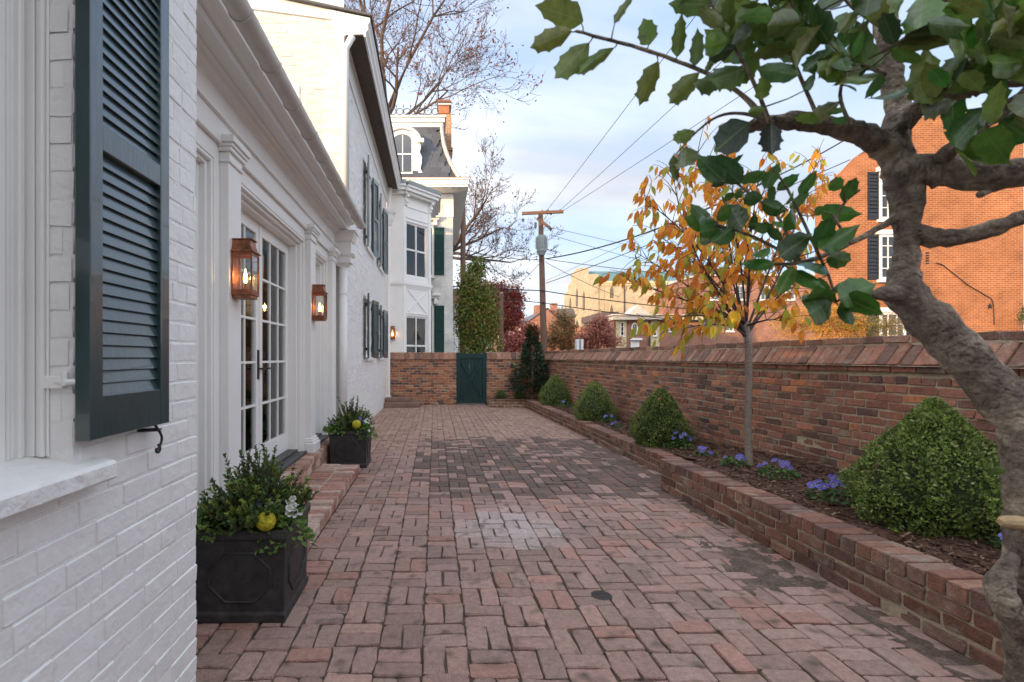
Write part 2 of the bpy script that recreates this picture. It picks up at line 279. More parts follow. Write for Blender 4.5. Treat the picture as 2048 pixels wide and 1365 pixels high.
def lay(parent, pl, variants, m, name='brick', n_ind=300, seed=1, stuff='brick_field'):
    rg = random.Random(seed)
    pl = sorted(pl, key=lambda p: -score(p[0], p[3]))
    VV = []; FF = []; TT = []; b = 0
    for i, (c, U, V, Nn, su, sv, colr) in enumerate(pl):
        k = rg.randrange(len(variants)); va, fa, cache = variants[k]
        if i < n_ind:
            if cache[0] is None or cache[0][0] != m.name:
                me = np_mesh(name, va, fa); me.materials.append(m); cache[0] = (m.name, me)
            o = bpy.data.objects.new(name, cache[0][1]); COL.objects.link(o); o.color = (*colr, 1)
            o.matrix_basis = Matrix(((U[0]*su, V[0]*sv, Nn[0], c[0]), (U[1]*su, V[1]*sv, Nn[1], c[1]), (U[2]*su, V[2]*sv, Nn[2], c[2]), (0, 0, 0, 1)))
            o.parent = parent; o.matrix_parent_inverse = wm(parent).inverted()
        else:
            w = va[:, :1]*su*np.array(U)+va[:, 1:2]*sv*np.array(V)+va[:, 2:3]*np.array(Nn)+np.array(c)
            VV.append(w); FF += [tuple(b+q for q in f) for f in fa]; TT.append(np.tile(np.array(colr), (len(w), 1))); b += len(w)
    if VV: meshobj(stuff, np_mesh(stuff, np.concatenate(VV), FF, np.concatenate(TT)), m, parent, kind='stuff')
def courses(O, U, V, length, height, bl, bh, j, colf, holes=(), seed=0, header_every=0, var=0.004, lo=None, nominal=None, ju=None):
    """brick placements (centre, U, V, N, su, sv, colour) on the rectangle O + u U + v V, N = U x V"""
    rg = random.Random(seed); Nn = U.cross(V); out = []; NL, NB = nominal or (bl, bh)
    r = 0; v = 0.0
    while v+bh*0.5 < height:
        h = min(bh, height-v); hdr = header_every and r % header_every == header_every-2
        step = bl*0.5 if hdr else bl
        u = -step*(0.5 if r % 2 else 0.02)-rg.uniform(0, .03)
        while u < length:
            w = step*rg.uniform(.93, 1.07); a, b2 = max(u, 0), min(u+w, length)
            u += w+(j if ju is None else ju)
            segs = [(a, b2)]
            for (h0, h1, v0, v1) in holes:
                if v+h*.5 > v0 and v+h*.5 < v1:
                    ns = []
                    for s0, s1 in segs:
                        if s1 <= h0 or s0 >= h1: ns.append((s0, s1)); continue
                        if s0 < h0: ns.append((s0, h0))
                        if s1 > h1: ns.append((h1, s1))
                    segs = ns
            for s0, s1 in segs:
                if s1-s0 < 0.025: continue
                c = O+U*((s0+s1)/2)+V*(v+h/2+rg.gauss(0, var*.5))+Nn*rg.gauss(0, var)
                if lo and not lo(c): continue
                out.append((c, U, V, Nn, (s1-s0)/NL, h/NB, colf(rg)))
        v += h+j; r += 1
    return out
def slab(mb, O, U, V, t, length, height, holes=()):
    """backing slab behind the face (thickness t), cut around holes"""
    Nn = U.cross(V); us = sorted({0, length, *[h for q in holes for h in q[:2] if 0 < h < length]}); vs = sorted({0, height, *[h for q in holes for h in q[2:] if 0 < h < height]})
    M = Matrix(((U[0], V[0], Nn[0], O[0]), (U[1], V[1], Nn[1], O[1]), (U[2], V[2], Nn[2], O[2]), (0, 0, 0, 1)))
    for a, b in zip(us, us[1:]):
        run = None
        for c, d in list(zip(vs, vs[1:]))+[(None, None)]:
            ok = c is not None and not any(h0 < (a+b)/2 < h1 and v0 < (c+d)/2 < v1 for h0, h1, v0, v1 in holes)
            if ok: run = (run[0], d) if run else (c, d)
            elif run: mb.box(a, b, run[0], run[1], -t, 0, M); run = None
X_, Y_, Z_ = Vector((1, 0, 0)), Vector((0, 1, 0)), Vector((0, 0, 1))
def red(rg):
    r = rg.random()
    if r < .13: c = (.125, .08, .068)
    elif r < .32: c = (.19, .10, .08)
    elif r < .58: c = (.25, .118, .085)
    elif r < .82: c = (.285, .14, .10)
    elif r < .95: c = (.33, .15, .10)
    else: c = (.43, .19, .10)
    f = rg.uniform(.87, 1.13); return (c[0]*f*1.17, c[1]*f*1.06, c[2]*f*.95)
def red_warm(rg):
    c = rg.choice([(.20, .095, .068), (.36, .135, .075), (.40, .16, .085), (.43, .175, .09), (.38, .14, .078), (.44, .21, .12), (.13, .072, .06), (.31, .125, .08)]); f = rg.uniform(.85, 1.15); return tuple(x*f for x in c)
def cap_red(rg):
    c = rg.choice([(.24, .125, .09), (.29, .145, .10), (.33, .175, .125), (.19, .11, .085), (.35, .20, .145), (.165, .10, .082), (.27, .155, .115)]); f = rg.uniform(.88, 1.12); return (c[0]*f*1.12, c[1]*f*1.03, c[2]*f*.93)
def low_red(rg):
    c = rg.choice([(.19, .105, .085), (.21, .11, .085), (.14, .085, .075), (.25, .145, .11), (.20, .13, .11), (.16, .08, .06)]); f = rg.uniform(.85, 1.15); return (c[0]*f*1.05, c[1]*f*.96, c[2]*f*.84)
def step_red(rg):
    c = rg.choice([(.38, .19, .14), (.44, .26, .20), (.34, .17, .125), (.52, .39, .32), (.40, .20, .15), (.30, .185, .145), (.50, .34, .27)]); f = rg.uniform(.88, 1.12); return tuple(x*f for x in c)
def white(rg): f = rg.uniform(.97, 1.02); return (.825*f, .815*f, .79*f)
def white_sunlit(rg): f = rg.uniform(.93, 1.02); return (.72*f, .67*f, .56*f)  # gable white, with the warm tone of the sun put into the colour
V_wall = brick_variants(10, .2, .062, .09, .0045, .0028, 3)
V_pave = brick_variants(24, .214, .102, .06, .0042, .0036, 4, (.08, .30))
V_white = brick_variants(10, .2, .066, .03, .0028, .0014, 5, (.05, .14))
V_cap = brick_variants(10, .22, .1, .06, .006, .0025, 6)
NW, NP_, NWH, NC = (.2, .062), (.214, .102), (.2, .066), (.22, .1)
# ------------------------------------------------------------------ ground
g = MB(); g.add([(-400, -300, -.06), (400, -300, -.06), (400, 900, -.06), (-400, 900, -.06)], [(0, 1, 2, 3)])
tag(g.build('ground', M_ground), kind='structure')
def ret_x(d): return 2.5 if d < 5.31 else 2.86-.025*d              # outer face of the retaining wall
def wall_x(d): return 4.06-.061*d                                   # inner face of the garden wall
END = 14.7
paving = MB(); paving.add([(-1.6, -5, -.012), (3.3, -5, -.012), (3.3, END, -.012), (-1.6, END, -.012)], [(0, 1, 2, 3)])
paving = tag(paving.build('brick_paving', M_dirt), kind='structure')
from mathutils import noise as mnoise
pl = []; rg = random.Random(11); CW = .2145; x = -1.56; ci = 0
while x < 2.95:
    y = .42+rg.uniform(0, .08); cj = 0
    while y < END-.02:
        u = CW*rg.uniform(.975, 1.02)
        xc, yc = x+CW/2, y+u/2
        if not (xc > ret_x(yc)+.1 or (xc < -1.0 and 3.25 < yc < 6.0) or (yc < 1.55 and xc > .85)):
            q = (ci+cj) % 2 == 0 if rg.random() > .06 else rg.random() < .5
            for s in (-1, 1):
                # colour of each brick
                dn = mnoise.noise(Vector((xc*1.1, yc*.55, 3.1)))
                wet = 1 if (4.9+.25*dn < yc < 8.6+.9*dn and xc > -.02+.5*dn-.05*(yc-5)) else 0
                base = rg.choice([(.40, .245, .195), (.37, .24, .19), (.34, .23, .18), (.43, .265, .21), (.38, .25, .20), (.42, .23, .175), (.36, .235, .185), (.33, .215, .17), (.39, .25, .205)])
                if yc > 7.5: base = rg.choice([(.40, .245, .18), (.38, .24, .18), (.42, .27, .20), (.37, .235, .175)])
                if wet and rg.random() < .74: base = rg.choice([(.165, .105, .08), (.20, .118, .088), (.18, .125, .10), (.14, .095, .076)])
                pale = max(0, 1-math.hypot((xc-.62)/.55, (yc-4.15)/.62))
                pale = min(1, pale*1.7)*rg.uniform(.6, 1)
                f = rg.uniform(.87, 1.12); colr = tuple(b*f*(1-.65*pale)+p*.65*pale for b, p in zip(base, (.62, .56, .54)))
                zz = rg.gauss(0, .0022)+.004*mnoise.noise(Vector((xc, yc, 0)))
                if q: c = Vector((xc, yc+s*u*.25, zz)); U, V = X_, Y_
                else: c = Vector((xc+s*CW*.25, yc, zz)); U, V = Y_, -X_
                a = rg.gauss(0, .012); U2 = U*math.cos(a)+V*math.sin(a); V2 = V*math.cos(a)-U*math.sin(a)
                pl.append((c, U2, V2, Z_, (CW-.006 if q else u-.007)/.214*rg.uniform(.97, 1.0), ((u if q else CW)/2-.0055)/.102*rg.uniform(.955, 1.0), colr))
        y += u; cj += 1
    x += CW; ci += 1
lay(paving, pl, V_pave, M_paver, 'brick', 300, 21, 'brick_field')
# loose soil washed onto the bricks beside the low wall
def soil(cx, cy, rx, ry, seed, name='soil'):
    n = 44; vs = []; fs = []
    for j in range(n+1):
        for i in range(n+1):
            u, v = 2*i/n-1, 2*j/n-1; x, y = cx+rx*1.5*u, cy+ry*1.5*v; q = 1-1.25*math.hypot(u, v)
            z = -.004+.010*q+.009*mnoise.noise(Vector((x*5, y*5, seed)))+.007*mnoise.noise(Vector((x*14, y*14, seed)))+.003*mnoise.noise(Vector((x*40, y*40, seed)))
            vs.append((x, y, max(-.011, min(z, .009))))
    for j in range(n):
        for i in range(n): k = j*(n+1)+i; fs.append((k, k+1, k+n+2, k+n+1))
    meshobj(name, np_mesh(name, vs, fs, smooth=True), M_soil, paving, kind='stuff')
M_soil = mat('washed_soil', (0.13, 0.092, 0.066), 0.95, 0.5, 60, 3.0, 160, col2=(.26, .18, .14), c2scale=9, c2lo=.45, c2hi=.75)
for a in ((2.22, 3.45, .26, .34, 1), (2.38, 2.55, .09, .34, 3), (2.40, 4.5, .07, .5, 5), (2.53, 6.4, .12, .5, 8)): soil(*a)
# round drain cover among the bricks (seen beside the pale patch)
dc = P(1203, 1192, 1400/477)
M_drain = mat('drain_iron', (.075, .062, .052), .7, .3, 60)
dr = thing('drain_cover', (dc.x, dc.y, 0), 'small round dark drain grate set in the brick paving', 'drain cover')
mb = MB().lathe([(.06, -.02), (.06, .004), (.052, .005), (.052, .002)], (dc.x, dc.y, 0), 20); mb.build('rim', M_drain, dr)
mb = MB()
for k in range(-4, 5): w = math.sqrt(max(0, .05**2-(k*.011)**2)); mb.box(dc.x-w, dc.x+w, dc.y+k*.011-.003, dc.y+k*.011+.003, .002, .0048)
mb.build('grate', M_drain, dr)
# ------------------------------------------------------------------ garden wall on the right
gw = thing('garden_wall', (wall_x(8), 8, 0), 'long old red brick garden wall with sloping brick coping behind the flower bed', 'wall')
A, B = Vector((wall_x(-4), -4, 0)), Vector((wall_x(END+.15), END+.15, 0)); GU = (A-B).normalized(); GN = GU.cross(Z_); glen = (A-B).length
assert GN.x < 0
mb = MB(); slab(mb, B-GN*.009, GU, Z_, .28, glen, 1.33); mb.build('wall_core', M_mortar, gw)
lay(gw, courses(B+Z_*.01, GU, Z_, glen, 1.27, .2, .061, .012, red, seed=5, header_every=6, var=.003, nominal=NW, lo=lambda c: c.z > .08), V_wall, M_brick, 'brick', 300, 31, 'brick_field')
lay(gw, courses(B+Z_*1.275+GN*.022, GU, Z_, glen, .064, .2, .062, .01, red, seed=6, var=.003, nominal=NW), V_wall, M_brick, 'string_course_brick', 300, 32)
# sloping coping bricks, both sides of the ridge, and a ridge course
SL = (Vector((0, 0, .175))-GN*.14).normalized(); cN = GU.cross(SL)
pl = []; rg = random.Random(9); u = 0
while u < glen:
    w = .098*rg.uniform(.94, 1.06)
    sk = GU*(.0)                                            # bricks lean along the wall as laid
    V2 = (SL*.98+sk).normalized(); U2 = (GU-V2*GU.dot(V2)).normalized()
    pl.append((B+GU*(u+w/2)+GN*.045+Z_*1.345+SL*.112+cN*rg.gauss(0, .003), V2, -U2, V2.cross(-U2), 1.02, (w-.006)/.1, cap_red(rg))); u += w+.004
lay(gw, pl, V_cap, M_brick, 'coping_brick', 300, 33)
mb = MB(); prof = [(.06, 1.335), (.035, 1.34), (-.105, 1.515), (-.175, 1.515), (-.31, 1.34), (-.33, 1.335)]
Mx = Matrix(((GN[0], 0, GU[0], B[0]), (GN[1], 0, GU[1], B[1]), (0, 1, 0, 0), (0, 0, 0, 1)))
mb.prism([(a-.012, b-.008) for a, b in prof], Mx, glen); mb.build('coping_core', M_mortar, gw)
pl = courses(B+Z_*1.52-GN*.075, GU, Z_, glen, .062, .2, .062, .012, cap_red, seed=8, var=.003, nominal=NW)
lay(gw, pl, V_wall, M_brick, 'ridge_brick', 300, 34)
mb = MB(); slab(mb, B+Z_*1.5-GN*.083, GU, Z_, .11, glen, .074); mb.build('ridge_core', M_mortar, gw)
# ------------------------------------------------------------------ end wall with the gate
def end_wall(x0, x1, label, seed):
    t = thing('brick_wall', ((x0+x1)/2, END, 0), label, 'wall')
    O = Vector((x0, END, 0)); mb = MB(); slab(mb, O+Y_*.008, X_, Z_, .25, x1-x0, 1.34); mb.build('wall_core', M_mortar, t)
    lay(t, courses(O+Z_*.01, X_, Z_, x1-x0, 1.32, .2, .062, .011, red_warm, seed=seed, var=.003, nominal=NW), V_wall, M_brick, 'brick', 300, seed)
    pl = []; rg = random.Random(seed+1); u = 0
    sl = (Vector((0, .05, .2))).normalized()
    while u < x1-x0-.02:
        w = min(.155*rg.uniform(.85, 1.1), x1-x0-u); pl.append((Vector((x0+u+w/2, END-.025, 1.44)), sl, -X_, sl.cross(-X_), .21/.22, (w-.008)/.1, tuple(1.15*q for q in cap_red(rg)))); u += w
    lay(t, pl, V_cap, M_brick, 'coping_brick', 300, seed+2)
    mb = MB(); mb.extrude_x([(END-.02, 1.335), (END+.025, 1.54), (END+.2, 1.545), (END+.26, 1.335)], x0, x1); mb.build('coping_core', M_mortar, t)
gx0, gx1 = (914-PX)/FP*END, (972-PX)/FP*END
end_wall(-1.36, gx0-.02, 'low orange-red brick wall between the white house and the green gate', 41)
end_wall(gx1+.02, wall_x(END)+.02, 'short brick wall between the green gate and the glossy magnolia', 44)
# gate
gt = thing('garden_gate', ((gx0+gx1)/2, END, 0), 'dark green wooden garden gate with diagonal braces in the brick wall', 'gate')
n = 7; bw = (gx1-gx0-.02)/n
for k in range(n): MB().box(gx0+.01+k*bw+.003, gx0+.01+(k+1)*bw-.003, END+.03, END+.055, .05, 1.50).build('plank', M_gate, gt, bevel=.003)
for nm, z0, z1 in (('rail', .05, .19), ('rail', 1.37, 1.515)): MB().box(gx0+.01, gx1-.01, END-.005, END+.028, z0, z1).build(nm, M_gate, gt, bevel=.003)
for x0, x1 in ((gx0+.01, gx0+.10), (gx1-.10, gx1-.01)): MB().box(x0, x1, END-.005, END+.028, .192, 1.368).build('stile', M_gate, gt, bevel=.003)
def brace(pa, pb, wd):
    a, b = Vector(pa), Vector(pb); u = (b-a).normalized(); v = Vector((-u.z, 0, u.x)); pts = [a-v*wd/2, b-v*wd/2, b+v*wd/2, a+v*wd/2]
    mb = MB(); mb.add([(p.x, END-.028, p.z) for p in pts]+[(p.x, END+.028, p.z) for p in pts], [(0, 1, 2, 3), (7, 6, 5, 4), (0, 4, 5, 1), (1, 5, 6, 2), (2, 6, 7, 3), (3, 7, 4, 0)]); return mb
gm = (gx0+gx1)/2
brace((gx0+.13, 0, .27), (gx1-.13, 0, 1.30), .075).build('brace', M_gate, gt)
brace((gx0+.13, 0, 1.28), (gm-.06, 0, .86), .07).build('brace', M_gate, gt)
brace((gm+.05, 0, .70), (gx1-.13, 0, .28), .07).build('brace', M_gate, gt)
for x0 in (gx0-.018, gx1-.008): MB().box(x0, x0+.026, END-.01, END+.09, 0, 1.53).build('gate_post', M_gate, gt)
# ------------------------------------------------------------------ low retaining walls of the bed
def low_wall(label, A, B, top, ncourse, seed, outward, cap_w=.215, hd=.075):
    """A -> B along the outer face; outward = side of the patio"""
    t = thing('retaining_wall', ((A+B)/2), label, 'retaining wall', 'low brick walls round the flower bed')
    U = (B-A).normalized(); V = Z_; Nn = U.cross(V)
    if Nn.dot(outward) < 0: A, B = B, A; U = -U; Nn = -Nn
    ln = (B-A).length; ch = (top-hd)/ncourse
    mb = MB(); slab(mb, A-Nn*.008, U, Z_, .19, ln, top-.02); mb.build('wall_core', M_mortar, t)
    lay(t, courses(A+Z_*.005, U, Z_, ln, top-hd-.008, .2, ch-.014, .014, low_red, seed=seed, var=.0025, nominal=NW), V_wall, M_brick, 'brick', 300, seed)
    rg = random.Random(seed); u = 0; V2 = -Nn
    while u < ln-.03:                                            # rowlock cap: header bricks on edge, face and top in one brick
        w = min(.104*rg.uniform(.93, 1.05), ln-u); c = A+U*(u+w/2)
        colr = tuple(1.12*q for q in low_red(rg)); mbx = MB(); e = .004; jz = rg.gauss(0, .003); jn = rg.gauss(0, .003)
        Mb = Matrix(((U[0], Nn[0], 0, c[0]), (U[1], Nn[1], 0, c[1]), (0, 0, 1, 0), (0, 0, 0, 1)))
        q = w/2-.0065
        mbx.box(-q, q, -cap_w, .004+jn, top-hd+.002, top+jz, Mb)
        mbx.build('cap_brick', M_brick, t, bevel=.005, color=colr); u += w
    return t
rw_near = low_wall('taller near stretch of low brick retaining wall with worn rowlock cap', Vector((2.5, 1.62, 0)), Vector((2.40, 5.31, 0)), .325, 3, 51, Vector((-1, 0, 0)), hd=.085)
rw_far = low_wall('lower far stretch of brick retaining wall beside the round boxwoods', Vector((ret_x(5.315), 5.2, 0)), Vector((ret_x(13.9), 13.9, 0)), .225, 2, 53, Vector((-1, 0, 0)))
rw_end = low_wall('short low brick bed wall running across to the green gate', Vector((ret_x(13.9)+.003, 13.9, 0)), Vector((gx1+.02, 13.9, 0)), .222, 2, 55, Vector((0, -1, 0)))
rw_here = low_wall('brick bed edge below the holly trunk', Vector((.85, 1.6, 0)), Vector((2.49, 1.6, 0)), .30, 3, 57, Vector((0, 1, 0)))
# mulch bed
def bed_z(x, y):
    z = .29 if y < 5.2 else .29-.08*min(1, (y-5.2)/1.2)
    t = (x-ret_x(y))/max(.3, wall_x(y)-ret_x(y)); return z+.07*max(0, t)*(1 if y < 8 else .5)+.02*mnoise.noise(Vector((x*3, y*3, 1)))+.012*mnoise.noise(Vector((x*11, y*11, 4)))
vs = []; fs = []; ys = np.concatenate([np.arange(-3.5, 1.6, .3), np.arange(1.6, 14.68, .06)]); nx = 22
for y in ys:
    xa = (ret_x(y)+.17) if y > 1.6 else .9
    if y > 13.9: xa = gx1+.05
    xb = wall_x(y)+.02
    for k in range(nx+1): x = xa+(xb-xa)*k/nx; vs.append((x, y, bed_z(x, y)-(.02 if k == 0 else 0)))
for j in range(len(ys)-1):
    for k in range(nx): a = j*(nx+1)+k; fs.append((a, a+1, a+nx+2, a+nx+1))
mulch = meshobj('mulch_bed', np_mesh('mulch_bed', vs, fs, smooth=True), M_mulch); tag(mulch, 'dark brown shredded bark mulch covering the raised flower bed', 'mulch', kind='stuff')
rg = random.Random(3); V = []; F = []; T = []
for k in range(15000):
    y = 1.7+12.8*rg.random()**1.9; x = ret_x(y)+.19+(wall_x(y)-ret_x(y)-.2)*rg.random()
    if y > 13.9: continue
    l = rg.uniform(.012, .055); w = rg.uniform(.002, .006); a = rg.uniform(0, math.pi); p = rg.gauss(0, .22); z = bed_z(x, y)+.006
    dx, dy, dz = math.cos(a)*l/2, math.sin(a)*l/2, math.sin(p)*l/2; ex, ey = -math.sin(a)*w, math.cos(a)*w; b = len(V)
    V += [(x-dx-ex, y-dy-ey, z-dz), (x+dx-ex, y+dy-ey, z+dz), (x+dx+ex, y+dy+ey, z+dz+w), (x-dx+ex, y-dy+ey, z-dz+w)]; F.append((b, b+1, b+2, b+3))
    c = rg.choice([(.13, .062, .035), (.09, .045, .028), (.2, .11, .065), (.07, .035, .022), (.27, .17, .11)]); T += [c]*4
o = meshobj('mulch_chips', np_mesh('mulch_chips', V, F, np.array(T)), M_chip, kind='stuff'); tag(o, 'loose shredded bark strands on the flower bed', 'mulch')
# ------------------------------------------------------------------ white house on the left
house = thing('white_house', (-1.5, 7, 0), 'white painted brick house with dark green shutters, french doors and canted bay', 'house')
def shutter(parent, w, h, M, name='shutter', rails=(.45,), slat=.042, th=.035, m=None, bottom=.14, top=.09, stile=.055, slats=True, label=None):
    """local frame: x across, y up, z outwards; parts under one shutter part"""
    m = m or M_green; f = MB()
    f.box(0, stile, 0, h, 0, th, M); f.box(w-stile, w, 0, h, 0, th, M)
    f.box(stile, w-stile, 0, bottom, .002, th-.002, M); f.box(stile, w-stile, h-top, h, .002, th-.002, M)
    zs = [bottom]
    for r in rails: f.box(stile, w-stile, h*r-.035, h*r+.035, .002, th-.002, M); zs += [h*r-.035, h*r+.035]
    zs.append(h-top)
    fr = f.build(name, m, parent, bevel=.0025 if slats else 0)
    if label: fr['label'] = label
    me = None; jb = MB()
    for a, b in zip(zs[::2], zs[1::2]):
        n = max(2, int((b-a)/slat)); s = (b-a)/n
        for k in range(n):
            y = a+(k+.5)*s; q = R(15); hh = s*.57; dy, dz = math.cos(q)*hh, math.sin(q)*hh
            c = [(y-dy, th*.5+dz-.004), (y-dy, th*.5+dz+.004), (y+dy, th*.5-dz+.004), (y+dy, th*.5-dz-.004)]
            vs = [(stile-.003, yy, zz) for yy, zz in c]+[(w-stile+.003, yy, zz) for yy, zz in c]
            mb = MB() if slats else jb
            mb.add([M @ Vector(v) for v in vs], [(0, 1, 2, 3), (7, 6, 5, 4), (0, 4, 5, 1), (1, 5, 6, 2), (2, 6, 7, 3), (3, 7, 4, 0)])
            if slats: mb.build('slat', m, fr)
    if not slats: jb.build('slats', m, fr)
    return fr
def basis(U, V, O):
    Nn = U.cross(V); return Matrix(((U[0], V[0], Nn[0], O[0]), (U[1], V[1], Nn[1], O[1]), (U[2], V[2], Nn[2], O[2]), (0, 0, 0, 1)))
# --- foreground wing: face X = -0.95, facing +X ; U runs +Y, V up, N = +X
FX, FC = -.95, 1.99
wing = MB(); y0 = -5.0; WH = 4.5; wh = (0.30-y0, 1.316-y0, 1.10, 2.75)
slab(wing, Vector((FX-.0028, y0, 0)), Y_, Z_, .28, FC-y0, WH, [wh])
wing.box(-7, FX-.285, FC-.28, FC, 0, WH); wing.box(-7, FX-.285, y0, y0+.28, 0, WH); wing.box(-7.3, FX-.1, y0-.1, FC+.02, WH, WH+.12)
wing = wing.build('wall', M_pmortar, house)
lay(wing, courses(Vector((FX, y0, 0)), Y_, Z_, FC-y0+.004, WH-.02, .2, .0655, .0075, white, [wh], seed=61, var=.0010, header_every=6, nominal=NWH, ju=.003, lo=lambda c: c.y > -1), V_white, M_pbrick, 'brick', 300, 61)
# brick reveal of the window (faces the camera) and the window itself
lay(wing, courses(Vector((-1.012, 1.3142, 1.16)), X_, Z_, .058, 1.58, .115, .0655, .0075, white, seed=62, var=.0012, nominal=NWH), [(v*np.array((1, 1, .05)), f, [None]) for v, f, c in V_white], M_pbrick, 'reveal_brick', 60, 62)
win = MB()
win.box(-1.16, -1.075, 1.24, 1.312, 1.13, 2.75)
win.box(-1.14, -1.062, 1.205, 1.240, 1.13, 2.75)
win = win.build('window', M_paint, house, bevel=.004)
for _x0, _x1, _y in ((-1.075, -1.045, 1.302), (-1.045, -1.032, 1.306), (-1.032, -1.02, 1.298), (-1.02, -1.012, 1.308)): MB().box(_x0+.001, _x1, _y, 1.3145, 1.14, 2.75).build('brick_mould', M_paint, win, bevel=.002)
for _y, _w, _x in ((1.246, .010, -1.066), (1.262, .006, -1.070), (1.276, .016, -1.060), (1.296, .008, -1.068)): MB().box(-1.08, _x, _y, _y+_w, 1.14, 2.75).build('bead', M_paint, win, bevel=.003)
MB().box(-1.16, -1.075, .30, .37, 1.13, 2.75).build('jamb', M_paint, win, bevel=.004)
for z0, z1, xx in ((1.16, 1.72, -1.105), (1.72, 2.70, -1.14)):
    MB().box(xx-.04, xx, 1.135, 1.203, z0, z1).build('sash_stile', M_paint, win, bevel=.004)
    MB().box(xx-.04, xx-.001, .375, 1.134, z0, z0+.06).build('sash_rail', M_paint, win, bevel=.004)
    MB().box(xx-.04, xx-.001, .375, 1.134, z1-.05, z1).build('sash_rail', M_paint, win, bevel=.004)
    MB().box(xx-.025, xx-.02, .40, 1.134, z0+.06, z1-.05).build('pane', M_glass, win)
sill = MB(); sill.add([(-1.08, .25, 1.065), (-.885, .25, 1.065), (-.885, 1.40, 1.062), (-1.08, 1.40, 1.065), (-1.08, .25, 1.145), (-.885, .25, 1.118), (-.885, 1.40, 1.114), (-1.08, 1.40, 1.143)], [(0, 3, 2, 1), (4, 5, 6, 7), (0, 1, 5, 4), (1, 2, 6, 5), (2, 3, 7, 6), (3, 0, 4, 7)])
M_sill = mat('sill_paint', (0.80, 0.79, 0.76), 0.6, 0.04, 14, 3.0, 26)
sill.build('sill', M_sill, win, bevel=.008)
hg = MB(); hg.tube([(-1.01, 1.312, 1.335), (-.955, 1.300, 1.335), (-.925, 1.302, 1.338)], [.007, .009, .006], 8); hg.tube([(-.962, 1.300, 1.325), (-.962, 1.300, 1.362)], .0075, 8); hg.box(-1.03, -.97, 1.302, 1.3155, 1.318, 1.35); hg.build('pintle', M_paint, win, smooth=False, bevel=.002)
hb = MB(); hb.box(FX-.005, FX+.006, .965, .985, .99, 1.045); hb.box(FX, FX+.012, .969, .981, 1.012, 1.024); hb.build('old_hinge_plate', M_pmortar, win, bevel=.002)
shutter(house, .385, 1.62, basis(Y_, Z_, Vector((-.934, 1.295, 1.182))), rails=(.50,), slat=.0335, th=.042, bottom=.115, stile=.05, label='large dark green louvred shutter on the nearest painted brick wall')
# S-shaped shutter dog below the shutter
sp = []
c0 = Vector((FX+.05, 1.625, 1.165))
for k in range(30):
    t = k/29; a = (t-.5)*2
    sp.append(c0+Vector((0, .022*math.sin(a*math.pi*.95)*(1 if abs(a) < .8 else .9), -.062*a)))
top = [c0+Vector((0, -.022*math.sin(.95*math.pi)*0-.0+.012*math.cos(q)-.0, .062+.012*math.sin(q))) for q in np.linspace(0, 4.6, 12)]
bot = [c0+Vector((0, -.012*math.cos(q), -.062-.012*math.sin(q))) for q in np.linspace(0, 4.6, 12)]
dg = MB(); dg.tube(top[::-1]+sp+bot, [.0045]*(len(sp)+24), 6); dg.tube([(FX-.01, 1.60, 1.165), c0], .006, 8); dg.lathe([(.001, 0), (.011, .003), (.011, .006), (.001, .009)], (c0.x, c0.y, c0.z-.004), 10); dg.build('shutter_dog', M_iron, house, smooth=True)
# --- one-storey wing with the doors: board plane X = BX
BX, D0, D1 = -1.53, 2.0, 7.62
floorz = .27
opens = [(2.25, 3.46), (3.80, 5.88), (6.18, 7.12)]; OT = 2.78
fac = MB(); slab(fac, Vector((BX, D0, floorz-.26)), Y_, Z_, .07, D1-D0, 3.10-floorz+.26, [(a-D0, b-D0, .26, OT-floorz+.26) for a, b in opens]); facade = fac.build('facade', M_paint, house)
# stepped casings inside each opening (jambs and head), running back to the door plane
for i, (a, b) in enumerate(opens):
    for k, (xf, xb, w) in enumerate(((BX-.071, BX-.005, .028), (BX-.125, BX-.035, .055), (BX-.20, BX-.08, .085))):
        cs = MB(); cs.box(xb, xf, a, a+w, floorz, OT); cs.box(xb, xf, b-w, b, floorz, OT); cs.box(xb, xf, a+w, b-w, OT-w, OT); cs.build('casing', M_paint, facade, bevel=.004)
# french doors, in the middle opening
DX = -1.70
def door_leaf(y0, y1, z0, z1, handle):
    d = MB(); st, tr, br = .085, .10, .20
    d.box(DX-.045, DX, y0, y0+st, z0, z1); d.box(DX-.045, DX, y1-st, y1, z0, z1); d.box(DX-.045, DX, y0+st, y1-st, z0, z0+br); d.box(DX-.045, DX, y0+st, y1-st, z1-tr, z1)
    dr_ = d.build('door', M_paint, facade, bevel=.003)
    ya, yb, za, zb = y0+st, y1-st, z0+br, z1-tr; nc, nr = 3, 5
    for c in range(1, nc): yy = ya+(yb-ya)*c/nc; MB().box(DX-.038, DX-.008, yy-.011, yy+.011, za, zb).build('muntin', M_paint, dr_)
    for r in range(1, nr): zz = za+(zb-za)*r/nr; MB().box(DX-.039, DX-.007, ya, yb, zz-.011, zz+.011).build('muntin', M_paint, dr_)
    for c in range(nc):
        for r in range(nr):
            MB().box(DX-.026, DX-.021, ya+(yb-ya)*c/nc+.011, ya+(yb-ya)*(c+1)/nc-.011, za+(zb-za)*r/nr+.011, za+(zb-za)*(r+1)/nr-.011).build('pane', M_glass, dr_)
    if handle is not None:
        h = MB(); h.box(DX, DX+.012, handle-.017, handle+.017, 1.19, 1.47); h.tube([(DX+.012, handle, 1.29), (DX+.05, handle, 1.29)], .009, 8); h.box(DX+.042, DX+.058, handle-.012, handle+.12, 1.281, 1.299); h.build('handle', M_iron, dr_, bevel=.002)
mid = (3.885+5.795)/2
door_leaf(3.888, mid-.002, .335, 2.68, mid-.045); door_leaf(mid+.002, 5.792, .335, 2.68, None)
MB().box(DX-.005, DX+.014, mid-.022, mid+.022, .34, 2.675).build('astragal', M_paint, facade, bevel=.003)
